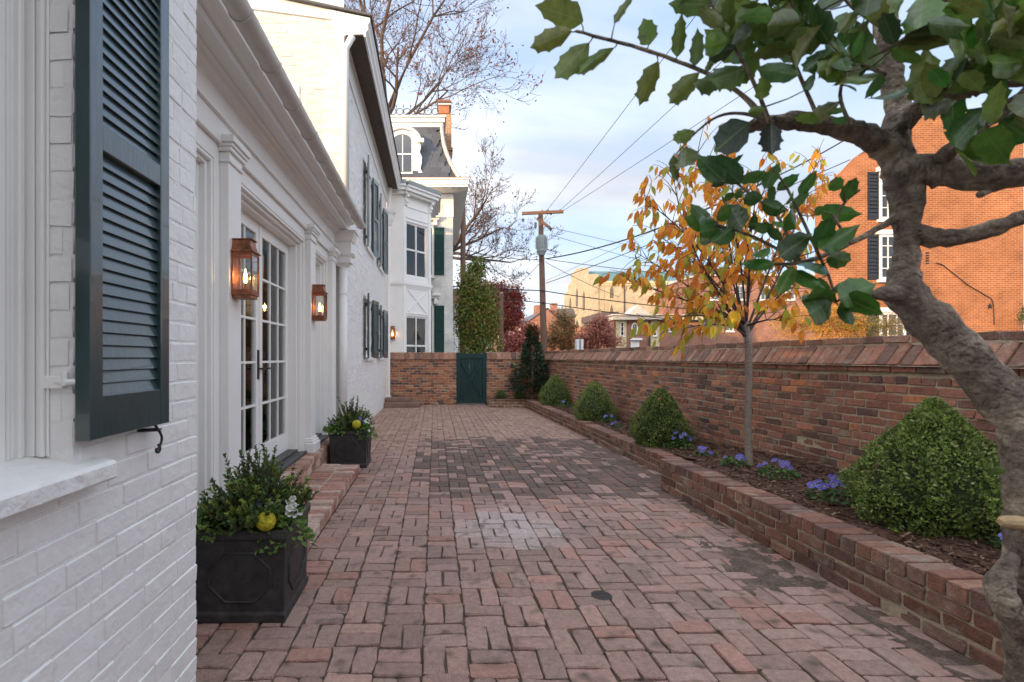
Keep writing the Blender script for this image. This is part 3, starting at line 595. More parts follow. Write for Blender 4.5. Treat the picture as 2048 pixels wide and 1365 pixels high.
lev = MB(); lev.tube([(DX, mid+.045, 1.29), (DX+.05, mid+.045, 1.29)], .008, 8); lev.box(DX+.042, DX+.058, mid+.04, mid+.16, 1.281, 1.299); lev.build('handle', M_iron, facade)
MB().box(DX-.05, DX+.001, 3.80, 5.88, 2.68, OT-.086).build('door_head', M_paint, facade)
for a, b in opens:
    MB().box(-1.80, -1.60, a+.03, b-.03, .275, .333).build('threshold', M_dbox, facade, bevel=.004); MB().box(-1.605, -1.50, a+.005, b-.005, floorz+.003, .302).build('threshold', M_dbox, facade, bevel=.004)
# side door panels
for a, b in (opens[0], opens[2]):
    p = MB(); p.box(DX-.05, DX, a+.086, b-.086, .334, OT-.086); p.box(DX, DX+.012, a+.17, b-.17, .50, 1.20); p.box(DX, DX+.012, a+.17, b-.17, 1.35, OT-.2); p.build('door', M_paint, facade, bevel=.005)
# pilasters
for k, (y, w) in enumerate(((3.552, .23), (5.90, .24), (7.16, .235))):
    pl_ = MB(); pl_.box(BX, -1.465, y, y+w, floorz+.16, 2.80); pr = pl_.build('pilaster', M_paint, facade, bevel=.004)
    bs_ = MB(); bs_.box(BX, -1.415, y-.03, y+w+.03, floorz, floorz+.12); bs_.box(BX, -1.432, y-.02, y+w+.02, floorz+.12, floorz+.15); bs_.box(BX, -1.448, y-.012, y+w+.012, floorz+.15, floorz+.175); bs_.build('base', M_paint, pr, bevel=.008)
    cp = MB(); cp.box(BX, -1.450, y-.012, y+w+.012, 2.785, 2.808); cp.box(BX, -1.458, y-.006, y+w+.006, 2.808, 2.86); cp.box(BX, -1.438, y-.025, y+w+.025, 2.86, 2.89); cp.box(BX, -1.425, y-.035, y+w+.035, 2.89, 2.915); cp.box(BX, -1.41, y-.05, y+w+.05, 2.915, 2.965); cp.build('capital', M_paint, pr, bevel=.004)
# architrave pieces between the capitals and the entablature above
arch = MB(); arch.box(BX+.001, -1.497, D0, D1, 2.90, 3.06); arch.build('architrave', M_paint, facade, bevel=.003)
ent = MB(); ent.extrude_y([(BX-.05, 3.05), (-1.488, 3.062), (-1.472, 3.066), (-1.472, 3.084), (-1.505, 3.09), (-1.505, 3.255), (-1.48, 3.262), (-1.478, 3.276), (-1.455, 3.285), (-1.44, 3.312), (-1.41, 3.318), (-1.408, 3.328), (-1.32, 3.332), (-1.318, 3.378), (-1.30, 3.382), (-1.275, 3.40), (-1.22, 3.415), (-1.205, 3.44), (-1.20, 3.47), (BX-.05, 3.47)], D0, D1-.03)
ent.build('entablature', M_paint, facade, bevel=0)
gut = []; gc, gz, gr = -1.115, 3.395, .068
for k in range(13): q = math.pi+math.pi*k/12; gut.append((gc+gr*math.cos(q), gz+gr*math.sin(q)))
for k in range(13): q = 2*math.pi-math.pi*k/12; gut.append((gc+(gr-.004)*math.cos(q), gz+(gr-.004)*math.sin(q)))
g1 = MB(); g1.extrude_y(gut, D0, D1-.08); g1 = g1.build('gutter', M_alu, facade, smooth=False)
for y in np.arange(2.35, D1-.1, .52):
    rb = MB(); rr = gr+.003
    pts = [(gc+rr*math.cos(q), y, gz+rr*math.sin(q)) for q in np.linspace(math.pi, 2*math.pi, 11)]; rb.tube(pts, .006, 6); rb.build('gutter_strap', M_alu, g1, smooth=True)
MB().box(gc-gr+.002, gc+gr-.002, D1-.084, D1-.08, gz-.05, gz).build('gutter_end', M_alu, g1)
rf = MB(); rf.add([(-1.19, D0, 3.475), (-1.19, D1+.05, 3.475), (-6, D1+.05, 4.6), (-6, D0, 4.6), (-1.19, D0, 3.44), (-1.19, D1+.05, 3.44), (-6, D1+.05, 4.5), (-6, D0, 4.5)], [(0, 1, 2, 3), (7, 6, 5, 4), (0, 4, 5, 1), (1, 5, 6, 2), (2, 6, 7, 3), (3, 7, 4, 0)]); rf.build('roof', M_slate, house, color=(.08, .085, .09))
# conductor head and downspout at the joint of the two blocks
ds = MB(); dx, dy = -1.405, 7.66
ds.tube([(dx, dy, .06), (dx, dy, 2.78)], .062, 14); ds = ds.build('downspout', M_paint, house, smooth=True)
ch = MB()
for a, b, s0, s1 in ((2.78, 2.83, .075, .105), (2.83, 2.93, .135, .135), (2.93, 2.97, .15, .175), (2.97, 3.15, .14, .14), (3.15, 3.29, .15, .20), (3.29, 3.31, .21, .21)):
    ch.box(dx-s0, dx+s0, dy-s0*.8, dy+s0*.8, a, b, top=s1/s0)
ch.build('conductor_head', M_paint, ds, bevel=.004)
for z in (.5, 2.35): MB().lathe([(.064, 0), (.068, .004), (.068, .04), (.064, .044)], (dx, dy, z), 16).build('strap', M_paint, ds)
# room behind the doors
rm = MB(); rm.box(-5.6, -5.5, 2.1, 7.5, .27, 3.2); rm.box(-5.5, -1.6, 2.0, 2.1, .27, 3.2); rm.box(-5.5, -1.6, 7.5, 7.6, .27, 3.2); rm.box(-5.5, -1.72, 2.1, 7.5, 3.1, 3.2); rm.build('room', M_room, house)
MB().box(-5.5, -1.76, 2.1, 7.5, .20, .272).build('room_floor', M_floorw, house)
cu = MB(); ys = np.linspace(5.02, 5.76, 60)
cu.add([(-1.80+.012*math.sin(y*95), y, .36) for y in ys]+[(-1.80+.012*math.sin(y*95), y, 2.66) for y in ys], [(i, i+1, 61+i, 60+i) for i in range(59)]); cu.build('curtain', M_fabric, house, smooth=True)
tb = MB(); tb.box(-3.9, -2.9, 3.6, 5.4, .98, 1.02); [tb.box(x, x+.07, y, y+.07, .27, .98) for x in (-3.85, -3.02) for y in (3.65, 5.28)]; tb.build('table', M_floorw, house)
# --- brick steps below the doors
stp = thing('brick_steps', (-1.2, 4, 0), 'two old red brick steps in front of the white french doors', 'steps')
SX0, SX1, SY0, SY1 = -1.374, -.912, 3.2, 6.06
MB().box(SX0+.0, SX1+.008-.016, SY0, SY1-.008, 0, .098).build('step_core', M_mortar, stp); MB().box(-1.60, SX0-.008, SY0, 7.9, 0, .262).build('step_core', M_mortar, stp)
pl = []; rg = random.Random(77)
for cxx, wx in ((SX0+.117, .222), (SX1-.112, .222)):
    y = SY0
    while y < SY1-.03: w = min(.104*rg.uniform(.93, 1.06), SY1-y); pl.append((Vector((cxx, y+w/2, .107+rg.gauss(0, .002))), X_, Y_, Z_, .985, (w-.013)/.1, step_red(rg))); y += w
y = SY0
while y < 7.9: w = .104*rg.uniform(.93, 1.06); pl.append((Vector((SX0-.108, y+w/2, .27+rg.gauss(0, .002))), X_, Y_, Z_, .985, (w-.013)/.1, step_red(rg))); y += w
lay(stp, pl, V_cap, M_brick, 'tread_brick', 300, 71)
rp = courses(Vector((SX1, SY0, .004)), Y_, Z_, SY1-SY0, .095, .102, .095, .009, step_red, seed=72, var=.002, nominal=NW)+courses(Vector((SX0, SY0, .006)), Y_, Z_, 7.9-SY0, .185, .2, .088, .009, step_red, seed=73, var=.002, nominal=NW)
rp += courses(Vector((SX1, SY1, .004)), -X_, Z_, SX1-SX0, .095, .2, .095, .009, step_red, seed=74, var=.002, nominal=NW)
rp += courses(Vector((SX0, SY0, .19)), Y_, Z_, 7.9-SY0, .075, .104, .07, .009, step_red, seed=75, var=.002, nominal=NW)
lay(stp, rp, V_wall, M_brick, 'brick', 300, 73)
# small step at the far end beside the downspout
st2 = thing('corner_step', (-1.0, 14.3, 0), 'low pair of brown stone steps at the foot of the far downspout', 'steps')
MB().box(-1.42, -.42, 13.9, 14.69, 0, .13).build('lower_step', M_cstep if 'M_cstep' in globals() else mat('step_stone', (.24, .15, .115), .85, .2, 8, 1.5, 40), st2, bevel=.012); MB().box(-1.42, -.70, 14.15, 14.69, .13, .245).build('upper_step', MATS['step_stone'], st2, bevel=.012)
# --- two-storey block: face X = -1.43 from d 7.72 to 14.7
TX, T0, T1, TH = -1.43, 7.75, 14.69, 6.42
wins = [(10.35, 11.2, 1.40, 2.66), (12.65, 13.5, 1.40, 2.66), (10.35, 11.2, 3.72, 5.40), (12.65, 13.5, 3.72, 5.40)]
tw = MB(); slab(tw, Vector((TX-.004, T0, 0)), Y_, Z_, .3, T1-T0, TH, [(a-T0, b-T0, c, d) for a, b, c, d in wins]); twall = tw.build('wall', M_pmortar, house)
lay(twall, courses(Vector((TX, T0, 0)), Y_, Z_, T1-T0, TH, .2, .0655, .0075, white, [(a-T0, b-T0, c, d) for a, b, c, d in wins], seed=63, var=.0025, nominal=NWH), V_white, M_pbrick, 'brick', 0, 63)
gb = MB(); gpts = [(TX-.006, 0), (TX-.006, 6.62), (-6.0, 7.25), (-6.0, 0)]
gb.add([(x, T0+.005, z) for x, z in gpts]+[(x, T0+.29, z) for x, z in gpts], [(0, 1, 2, 3), (7, 6, 5, 4), (0, 4, 5, 1), (1, 5, 6, 2), (2, 6, 7, 3), (3, 7, 4, 0)]); gable = gb.build('wall', M_pmortar, house)
lay(gable, courses(Vector((-5.9, T0, 3.0)), X_, Z_, 5.9+TX, 4.2, .2, .0655, .0075, white_sunlit, [(5.9-2.75, 5.9-2.10, 1.95, 2.58)], seed=64, var=.0025, header_every=6, nominal=NWH, lo=lambda c: c.z < 6.58+(-1.43-c.x)*.13), V_white, M_pbrick, 'brick', 300, 64)
gwn = MB(); gwn.box(-2.75, -2.10, T0-.02, T0+.003, 5.50, 5.60); gwn.box(-2.75, -2.68, T0-.015, T0+.003, 4.95, 5.5); gwn.box(-2.17, -2.10, T0-.015, T0+.003, 4.95, 5.5); gwn = gwn.build('window', M_paint, gable); MB().box(-2.68, -2.17, T0-.004, T0+.002, 4.95, 5.5).build('pane', M_dglass, gwn)
rk = MB(); rk.add([(TX+.02, T0-.03, 6.60), (-6, T0-.03, 7.20), (-6, T0-.03, 7.6), (TX+.02, T0-.03, 6.98), (TX+.02, T0+.02, 6.60), (-6, T0+.02, 7.20), (-6, T0+.02, 7.6), (TX+.02, T0+.02, 6.98)], [(0, 1, 2, 3), (7, 6, 5, 4), (0, 4, 5, 1), (1, 5, 6, 2), (2, 6, 7, 3), (3, 7, 4, 0)]); rk.build('rake_board', M_paint, house)
# eave cornice along the two-storey block
co = MB(); co.extrude_y([(TX, 5.98), (TX+.022, 5.98), (TX+.03, 6.02), (TX+.03, 6.34), (TX+.06, 6.36), (TX+.33, 6.37), (TX+.335, 6.33), (TX+.36, 6.33), (TX+.37, 6.40), (TX+.40, 6.44), (TX+.40, 6.52), (TX+.43, 6.57), (TX+.43, 6.62), (TX-.2, 6.75)], T0-.06, T1+.1); co.build('cornice', M_paint, house)
so_ = MB(); so_.box(TX+.062, TX+.325, T0-.05, T1+.05, 6.355, 6.366); so_.build('soffit', mat('soffit_wood', (.10, .075, .062), .8, .25, 12), house)
rf2 = MB(); rf2.add([(TX+.46, T0-.1, 6.63), (TX+.46, T1+.1, 6.63), (-6, T1+.1, 7.7), (-6, T0-.1, 7.7), (TX+.46, T0-.1, 6.66), (TX+.46, T1+.1, 6.66), (-6, T1+.1, 7.75), (-6, T0-.1, 7.75)], [(0, 1, 2, 3), (7, 6, 5, 4), (0, 4, 5, 1), (1, 5, 6, 2), (2, 6, 7, 3), (3, 7, 4, 0)]); rf2.build('roof', M_slate, house, color=(.1, .1, .1))
MB().tube([(TX+.05, T0-.04, 3.3), (TX+.05, T0-.04, 6.15), (TX+.16, T0-.06, 6.34)], .055, 12).build('downspout', M_paint, house, smooth=True)
d2 = MB(); d2.tube([(-1.36, 14.58, .2), (-1.36, 14.58, 5.25)], .055, 12); d2.box(-1.43, -1.29, 14.51, 14.65, .2, .27); d2 = d2.build('downspout', M_paint, house)
ch = MB()
for a, b, s0, s1 in ((5.25, 5.4, .09, .13), (5.4, 5.55, .14, .14), (5.55, 5.62, .15, .2), (5.62, 5.7, .2, .2)): ch.box(-1.36-s0, -1.36+s0, 14.58-s0*.6, 14.58+s0*.6, a, b, top=s1/s0)
ch.tube([(-1.36, 14.58, 5.7), (-1.3, 14.55, 6.33)], .05, 10); ch.build('conductor_head', M_paint, d2)
# windows and shutters of the two-storey block
for (a, b, c, d) in wins:
    w = MB(); xx = TX-.12; w.box(xx-.05, xx+.05, a, a+.05, c, d); w.box(xx-.05, xx+.05, b-.05, b, c, d); w.box(xx-.05, xx+.05, a+.05, b-.05, d-.05, d); w.box(xx-.05, xx+.03, a+.05, b-.05, c, c+.05); w.box(xx-.03, xx+.02, a+.05, b-.05, (c+d)/2-.02, (c+d)/2+.02); w.box(xx-.03, xx+.015, (a+b)/2-.012, (a+b)/2+.012, c+.05, d-.05)
    w = w.build('window', M_paint, twall); MB().box(xx-.02, xx-.012, a+.05, b-.05, c+.05, d-.05).build('pane', M_dglass, w)
    MB().box(TX-.1, TX+.05, a-.05, b+.05, c-.075, c-.002).build('sill', M_paint, w, bevel=.004)
    for sgn, hy in ((-1, a), (1, b)):
        ang = R(9); U = Vector((math.sin(ang), sgn*math.cos(ang), 0)); O = Vector((TX+.025, hy, c-.02))
        if sgn < 0: O = O+U*.43; U = -U
        shutter(twall, .43, d-c+.04, basis(U, Z_, O), rails=(.48,), slat=.06, slats=False, stile=.05)
        MB().box(TX, TX+.06, hy-.02, hy+.02, d-.2, d-.14).build('hinge', M_green, twall); MB().box(TX, TX+.06, hy-.02, hy+.02, c+.14, c+.2).build('hinge', M_green, twall)
# --- canted bay at the end of the block (beyond the end wall)
bay = MB(); B0, B1, B2, B3 = Vector((-1.5, 15.0, 0)), Vector((-.97, 15.0, 0)), Vector((-.13, 15.95, 0)), Vector((-.13, 17.4, 0))
def face_box(mb, A, Bp, s0, s1, z0, z1, n0, n1):
    u = (Bp-A).normalized(); nn_ = Vector((u.y, -u.x, 0)); pts = [A+u*s0+nn_*n0, A+u*s1+nn_*n0, A+u*s1+nn_*n1, A+u*s0+nn_*n1]
    mb.add([(p.x, p.y, z0) for p in pts]+[(p.x, p.y, z1) for p in pts], [(0, 3, 2, 1), (4, 5, 6, 7), (0, 1, 5, 4), (1, 2, 6, 5), (2, 3, 7, 6), (3, 0, 4, 7)])
cl_ = (B2-B1).length; wy = [(.155, cl_-.155, .85, 2.66), (.155, cl_-.155, 3.86, 5.52)]
face_box(bay, B0, B1, 0, .53, 0, 6.3, -.15, 0)
for s0, s1, z0, z1 in ((0, .155, 0, 6.3), (cl_-.155, cl_, 0, 6.3), (.155, cl_-.155, 0, .85), (.155, cl_-.155, 2.66, 3.86), (.155, cl_-.155, 5.52, 6.3)): face_box(bay, B1, B2, s0, s1, z0, z1, -.15, 0)
face_box(bay, B2, B3, 0, 1.45, 0, 6.3, -.15, 0)
bay = bay.build('bay', M_paint, house)
for A_, B_, ln in ((B0, B1, .53), (B1, B2, cl_), (B2, B3, 1.45)):
    m2 = MB(); e = .0 if A_ is B0 else -.02
    face_box(m2, A_, B_, e, ln+.02, 3.60, 3.70, .001, .05); face_box(m2, A_, B_, e, ln+.02, 3.55, 3.60, .001, .028); m2.build('bay_belt', M_paint, bay)
    m2 = MB(); face_box(m2, A_, B_, e, ln+.05, 6.28, 6.36, .001, .16); face_box(m2, A_, B_, e, ln+.10, 6.36, 6.46, .001, .25); face_box(m2, A_, B_, e, ln+.12, 6.46, 6.52, .001, .30); m2.build('bay_cornice', M_paint, bay)
    m2 = MB(); face_box(m2, A_, B_, e, ln+.13, 6.52, 6.64, .0, .315); m2.build('bay_fascia', M_grey, bay)
tr_ = MB()
for z0, z1 in ((2.72, 2.76), (3.50, 3.53)): face_box(tr_, B1, B2, .15, cl_-.15, z0, z1, .0, .02)
for s0 in (.02, cl_-.13): face_box(tr_, B1, B2, s0, s0+.11, .2, 6.2, .0, .025)
for z0, z1 in ((5.95, 5.99), (5.62, 5.66)): face_box(tr_, B1, B2, .16, cl_-.16, z0, z1, .0, .022)
for s0, z0, z1 in ((.16, 4.1, 5.2), (.16, 2.9, 3.5), (.16, 5.5, 5.9), (.16, 1.2, 2.5)): face_box(tr_, B0, B1, s0+.05, s0+.08, z0, z1, 0, .02)
tr_.build('bay_trim', M_paint, bay)
xb = MB(); u = (B2-B1).normalized(); nb = Vector((u.y, -u.x, 0)); Mb = basis(u, Z_, B1+nb*.0)
for (a0, z0), (a1, z1) in (((.22, 2.80), (cl_-.22, 3.46)), ((.22, 3.46), (cl_-.22, 2.80))):
    dv = Vector((a1-a0, z1-z0)).normalized(); pv = Vector((-dv.y, dv.x))*.028
    xb.prism([(a0+pv.x, z0+pv.y), (a0-pv.x, z0-pv.y), (a1-pv.x, z1-pv.y), (a1+pv.x, z1+pv.y)], Mb, .02 if z1 > z0 else .0225)
xb.build('bay_cross_panel', M_paint, bay)
for s in (.10, cl_-.06):
    br = MB(); 
    for z0, z1, n1 in ((5.98, 6.06, .05), (6.06, 6.13, .09), (6.13, 6.20, .075), (6.20, 6.28, .14)): face_box(br, B1, B2, s-.05, s+.05, z0, z1, .026, n1+.026)
    br.build('bracket', M_paint, bay, bevel=.01)
for (s0, s1, z0, z1) in wy:
    w = MB(); zm = (z0+z1)/2
    for a, b, c, d in ((s0, s0+.05, z0, z1), (s1-.05, s1, z0, z1), (s0+.05, s1-.05, z1-.05, z1), (s0+.05, s1-.05, z0, z0+.06), (s0+.05, s1-.05, zm-.025, zm+.025), ((s0+s1)/2-.018, (s0+s1)/2+.018, z0+.06, z1-.05)): face_box(w, B1, B2, a, b, c, d, -.10, -.04)
    w = w.build('window', M_paint, bay)
    p = MB(); face_box(p, B1, B2, s0+.04, s1-.04, z0+.05, z1-.04, -.08, -.075); p.build('pane', M_glass, w)
ri = MB(); ri.box(-4, -3.9, 15.2, 18, 0, 6.2); ri.box(-4, -.3, 17.35, 17.4, 0, 6.2); ri.box(-4, -1.0, 15.2, 17.4, 3.1, 3.3); ri.build('bay_room', M_room, house)
lp = MB().lathe([(.01, 0), (.12, .03), (.16, .1), (.1, .18), (.02, .2)], (-1.05, 16.1, 4.78), 12); lp.build('bay_lamp', M_bulb, house, smooth=True)
# ------------------------------------------------------------------ lanterns on the pilasters
def lantern(loc, w, h, label, flame=True):
    """copper gas lantern hung on a wall that faces +X (frontal = -Y when face='y')"""
    x, y, z = loc; t = thing('gas_lantern', (x, y, z), label, 'lantern', 'copper gas lanterns on the house')
    p = .014*w/.19; hw = w/2
    b = MB(); b.box(x, x+w, y-hw, y+hw, z, z+.018); b.box(x+.01, x+w-.01, y-hw+.01, y+hw-.01, z-.022, z); b.build('base', M_copper, t, bevel=.002)
    for sx in (x, x+w-p):
        for sy in (y-hw, y+hw-p): MB().box(sx, sx+p, sy, sy+p, z+.018, z+h*.72).build('corner_post', M_copper, t)
    fr = MB()
    for zz in (z+.0185, z+h*.72-.022):
        fr.box(x+w-p+.001, x+w-.001, y-hw+p, y+hw-p, zz, zz+.02); fr.box(x+p, x+w-p, y-hw+.001, y-hw+p-.001, zz, zz+.02); fr.box(x+p, x+w-p, y+hw-p+.001, y+hw-.001, zz, zz+.02)
    fr.build('frame', M_copper, t)
    MB().box(x+.0005, x+.004, y-hw+p, y+hw-p, z+.04, z+h*.70).build('back_plate', M_copper, t)
    e = .002
    for nm, bx in (('pane', (x+w-p*.6, x+w-p*.6+e, y-hw+p, y+hw-p)), ('pane', (x+p, x+w-p, y-hw+p*.4, y-hw+p*.4+e)), ('pane', (x+p, x+w-p, y+hw-p*.4-e, y+hw-p*.4))): MB().box(*bx, z+.039, z+h*.70).build(nm, M_lglass, t)
    hd = MB(); hd.box(x-.001, x+w+.012, y-hw-.012, y+hw+.012, z+h*.72, z+h*.735)
    prof = [(hw+.008, 0), (hw*.88, .05*h), (hw*.76, .13*h), (hw*.72, .2*h)]
    vs = []; fs = []
    for r, zz in prof:
        x1 = x+hw+r; vs += [(x, y-r, z+h*.735+zz), (x1, y-r, z+h*.735+zz), (x1, y+r, z+h*.735+zz), (x, y+r, z+h*.735+zz)]
    for k in range(3): fs += [(k*4+i, k*4+(i+1) % 4, k*4+4+(i+1) % 4, k*4+4+i) for i in range(4)]
    hd.add(vs, fs+[(0, 3, 2, 1), (12, 13, 14, 15)]); hd = hd.build('hood', M_copper, t)
    MB().box(x-.001, x+hw+hw*.9, y-hw*.86, y+hw*.86, z+h*.937, z+h*.95).build('cap', M_copper, hd, bevel=.002)
    cx_ = x+w*.5; bn = MB(); bn.lathe([(.022*w/.19, 0), (.022*w/.19, .03), (.012, .05), (.012, .075)], (cx_, y, z+.018), 10)
    for k in range(6): q = k*math.pi/3; bn.tube([(cx_+.02*math.cos(q), y+.02*math.sin(q), z+.05), (cx_+.03*math.cos(q), y+.03*math.sin(q), z+.085)], [.004, .001], 5)
    bn.build('burner', M_copper, t)
    fl = MB().lathe([(.001, 0), (.010, .012), (.016, .035), (.013, .06), (.006, .085), (.001, .11)], (cx_, y, z+.088), 10); fl.build('flame', M_flame, t, smooth=True)
    ld = bpy.data.lights.new('flame_light', 'POINT'); ld.energy = 1.6*(w/.19)**2; ld.color = (1, .55, .2); ld.shadow_soft_size = .02; lo = bpy.data.objects.new('flame_light', ld); COL.objects.link(lo); lo.location = (cx_, y, z+.15); attach(lo, t)
    return t
lantern((-1.464, 3.665, 1.85), .15, .43, 'copper gas lantern lit on the pilaster left of the french doors')
lantern((-1.464, 6.02, 1.86), .15, .43, 'copper gas lantern lit on the pilaster right of the french doors')
lt = lantern((0, 0, 0), .15, .40, 'small lit copper lantern on the white bay above the brick wall')
lt.rotation_euler = (0, 0, R(-90)); lt.location = (-1.27, 14.998, 1.95)
# ------------------------------------------------------------------ planters
def planter(cx_, cy_, s, h, label):
    t = thing('planter', (cx_, cy_, 0), label, 'planter', 'square dark planters by the doors'); hb = s/2*.93; ht = s/2*.97
    b = MB(); lv = [(hb*1.035, 0), (hb*1.035, .045), (hb, .055), (ht, h-.06), (ht*1.01, h-.055), (ht*1.045, h-.045), (ht*1.045, h), (ht*.93, h), (ht*.90, h-.07)]
    vs = []; fs = []
    for r, z in lv: vs += [(cx_-r, cy_-r, z), (cx_+r, cy_-r, z), (cx_+r, cy_+r, z), (cx_-r, cy_+r, z)]
    for k in range(len(lv)-1): fs += [(k*4+i, k*4+(i+1) % 4, k*4+4+(i+1) % 4, k*4+4+i) for i in range(4)]
    b.add(vs, fs+[(0, 3, 2, 1)]); b.build('body', M_lead, t, bevel=.005)
    n = (len(lv)-1)*4; so_ = MB().box(cx_-ht*.92, cx_+ht*.92, cy_-ht*.92, cy_+ht*.92, h-.09, h-.045); so_.build('soil', M_mulch, t)
    # octagonal moulding on each side
    for sd, (nv, uv) in enumerate(((-Y_, X_), (X_, Y_), (Y_, -X_), (-X_, -Y_))):
        a = hb*.70; z0, z1 = .11, h-.12; cc = .085; zm = (z0+z1)/2
        oct_ = [(-a+cc, z0), (a-cc, z0), (a, z0+cc), (a, z1-cc), (a-cc, z1), (-a+cc, z1), (-a, z1-cc), (-a, z0+cc)]
        pts = [Vector((cx_, cy_, 0))+uv*p+nv*(hb+(ht-hb)*(q-.055)/(h-.115)+.001)+Z_*q for p, q in oct_]
        MB().tube(pts+[pts[0], pts[1]], .0085, 6, caps=False).build('panel_moulding', M_lead, t, smooth=True)
    return t
PL = [((-1.03, 2.87, .50, .49), 'square dark lead-look planter nearest the painted wall corner'), ((-1.10, 6.55, .49, .47), 'square dark lead-look planter standing past the lower brick step')]
for a, lb in PL: planter(*a, lb)
# ------------------------------------------------------------------ foliage tools
def unit(a): return a/np.maximum(np.linalg.norm(a, axis=1, keepdims=True), 1e-9)
def leaf_mesh(name, pos, axis, nrm, ln, wd, colr, fold=.25):
    n = len(pos); axis = unit(axis); side = unit(np.cross(axis, nrm)); nm = np.cross(side, axis)
    ln = np.broadcast_to(np.asarray(ln, float), (n,))[:, None]; wd = np.broadcast_to(np.asarray(wd, float), (n,))[:, None]
    m = pos+axis*ln*.45; V = np.stack([pos, m+side*wd/2+nm*wd*fold, pos+axis*ln, m-side*wd/2+nm*wd*fold], 1).reshape(-1, 3)
    b = (np.arange(n)*4)[:, None]; F = np.concatenate([b+np.array([[0, 1, 2]]), b+np.array([[0, 2, 3]])], 0)
    return np_mesh(name, V, F, np.repeat(colr, 4, 0))
def pick(cols, n, j=.18, p=None):
    c = np.array(cols)[RNG.choice(len(cols), n, p=p)]; return c*RNG.uniform(1-j, 1+j, (n, 1))
def boxwood(c, rad, h, nleaf, leaf, label, tone=1.0, lean=(0, 0), name='boxwood_shrub', ex=.60):
    t = thing(name, c, label, 'shrub', 'clipped boxwoods in the flower bed')
    def rr(q): return np.where(q < .30, .80+.20*np.sin(q/.30*math.pi/2), np.clip(1-((q-.30)/.70), 0, 1)**ex)
    q = RNG.random(nleaf)**1.15; q = np.clip(q, 0, .995); a = RNG.uniform(0, 2*math.pi, nleaf)
    bump = 1+.10*np.sin(a*3+q*7+c[0]*9)+.07*np.sin(a*7-q*11)+.05*np.sin(a*13+q*23)
    dep = RNG.random(nleaf)**1.6*.16; hole = (np.sin(a*9+q*13+c[0]*5)*np.sin(q*21-a*4+c[1])*np.sin(a*17+q*31) > .30); dep = np.where(hole, dep+.10, dep); dep = np.where(RNG.random(nleaf) < .035, -.07*RNG.random(nleaf), dep); r = rr(q)*rad*bump*(1-dep)+.006
    pos = np.stack([c[0]+r*np.cos(a)+lean[0]*q, c[1]+r*np.sin(a)+lean[1]*q, c[2]+q*h*(1-.05*dep)], 1)
    out = np.stack([np.cos(a), np.sin(a), .25+.9*q], 1); out = unit(out+RNG.normal(0, .35, (nleaf, 3)))
    ax = unit(out*.8+RNG.normal(0, .6, (nleaf, 3))+np.array([0, 0, .35]))
    cl = pick([(.145, .205, .045), (.18, .25, .055), (.23, .31, .065), (.10, .145, .036)], nleaf)*tone
    cl = cl*(1+.32*np.sin(a*5+q*9+c[1])*np.sin(q*17-a*3)+.15*np.sin(a*11+q*5))[:, None]
    tip = ((RNG.random(nleaf) < .10+.55*q**2) & (dep < .05))[:, None]; cl = np.where(tip, pick([(.33, .38, .11), (.40, .43, .19), (.27, .34, .08)], nleaf), cl)
    meshobj('foliage', leaf_mesh('foliage', pos, ax, out, leaf*RNG.uniform(.7, 1.25, nleaf), leaf*.62, cl), M_leaf, t, kind='stuff')
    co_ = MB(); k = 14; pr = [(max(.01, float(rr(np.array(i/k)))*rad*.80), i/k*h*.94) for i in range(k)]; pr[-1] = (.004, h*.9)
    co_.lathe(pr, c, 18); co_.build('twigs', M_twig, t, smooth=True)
    MB().tube([(c[0], c[1], c[2]-.06), (c[0], c[1], c[2]+.15)], .025, 8).build('stem', M_bark, t)
    return t
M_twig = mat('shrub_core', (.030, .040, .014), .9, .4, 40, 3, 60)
BW = [((3.25, 3.26), .415, .83, 17000, .025, 'largest boxwood, pale tips, on the mulch by the holly trunk', 1.05), ((3.03, 6.72), .36, .76, 12000, .025, 'clipped boxwood with a fallen leaf, next to the slim orange-leaved tree', .85),
      ((3.02, 9.45), .385, .74, 8000, .022, 'clipped boxwood between two others along the far low wall', 1.1), ((2.98, 12.4), .385, .74, 6000, .024, 'clipped boxwood next to the glossy magnolia in the corner', 1.15)]
for (x, y), r_, h_, n_, lf, lb, tn in BW: boxwood((x, y, bed_z(x, y)-.02), r_, h_, n_, lf, lb, tn, ex=.82 if y < 4 else .69)
for x, y, lb in ((1.88, 14.25, 'tiny round evergreen beside the gate'), (2.42, 14.3, 'tiny spreading evergreen in front of the magnolia stem')): boxwood((x, y, .23), .17, .24, 900, .025, lb, .55)
fl_ = MB(); q = P(1318, 798, 6.42); fl_.add([q+Vector(v) for v in ((-.03, 0, 0), (0, -.01, .022), (.035, 0, .01), (.012, .01, -.012), (0, 0, -.03), (-.012, .01, -.01))], [(0, 1, 3), (1, 2, 3), (0, 3, 5), (3, 4, 5)]); tag(fl_.build('fallen_leaf', M_leaf, color=(.42, .26, .12)), 'dry tan leaf caught on a clipped boxwood', 'leaf')
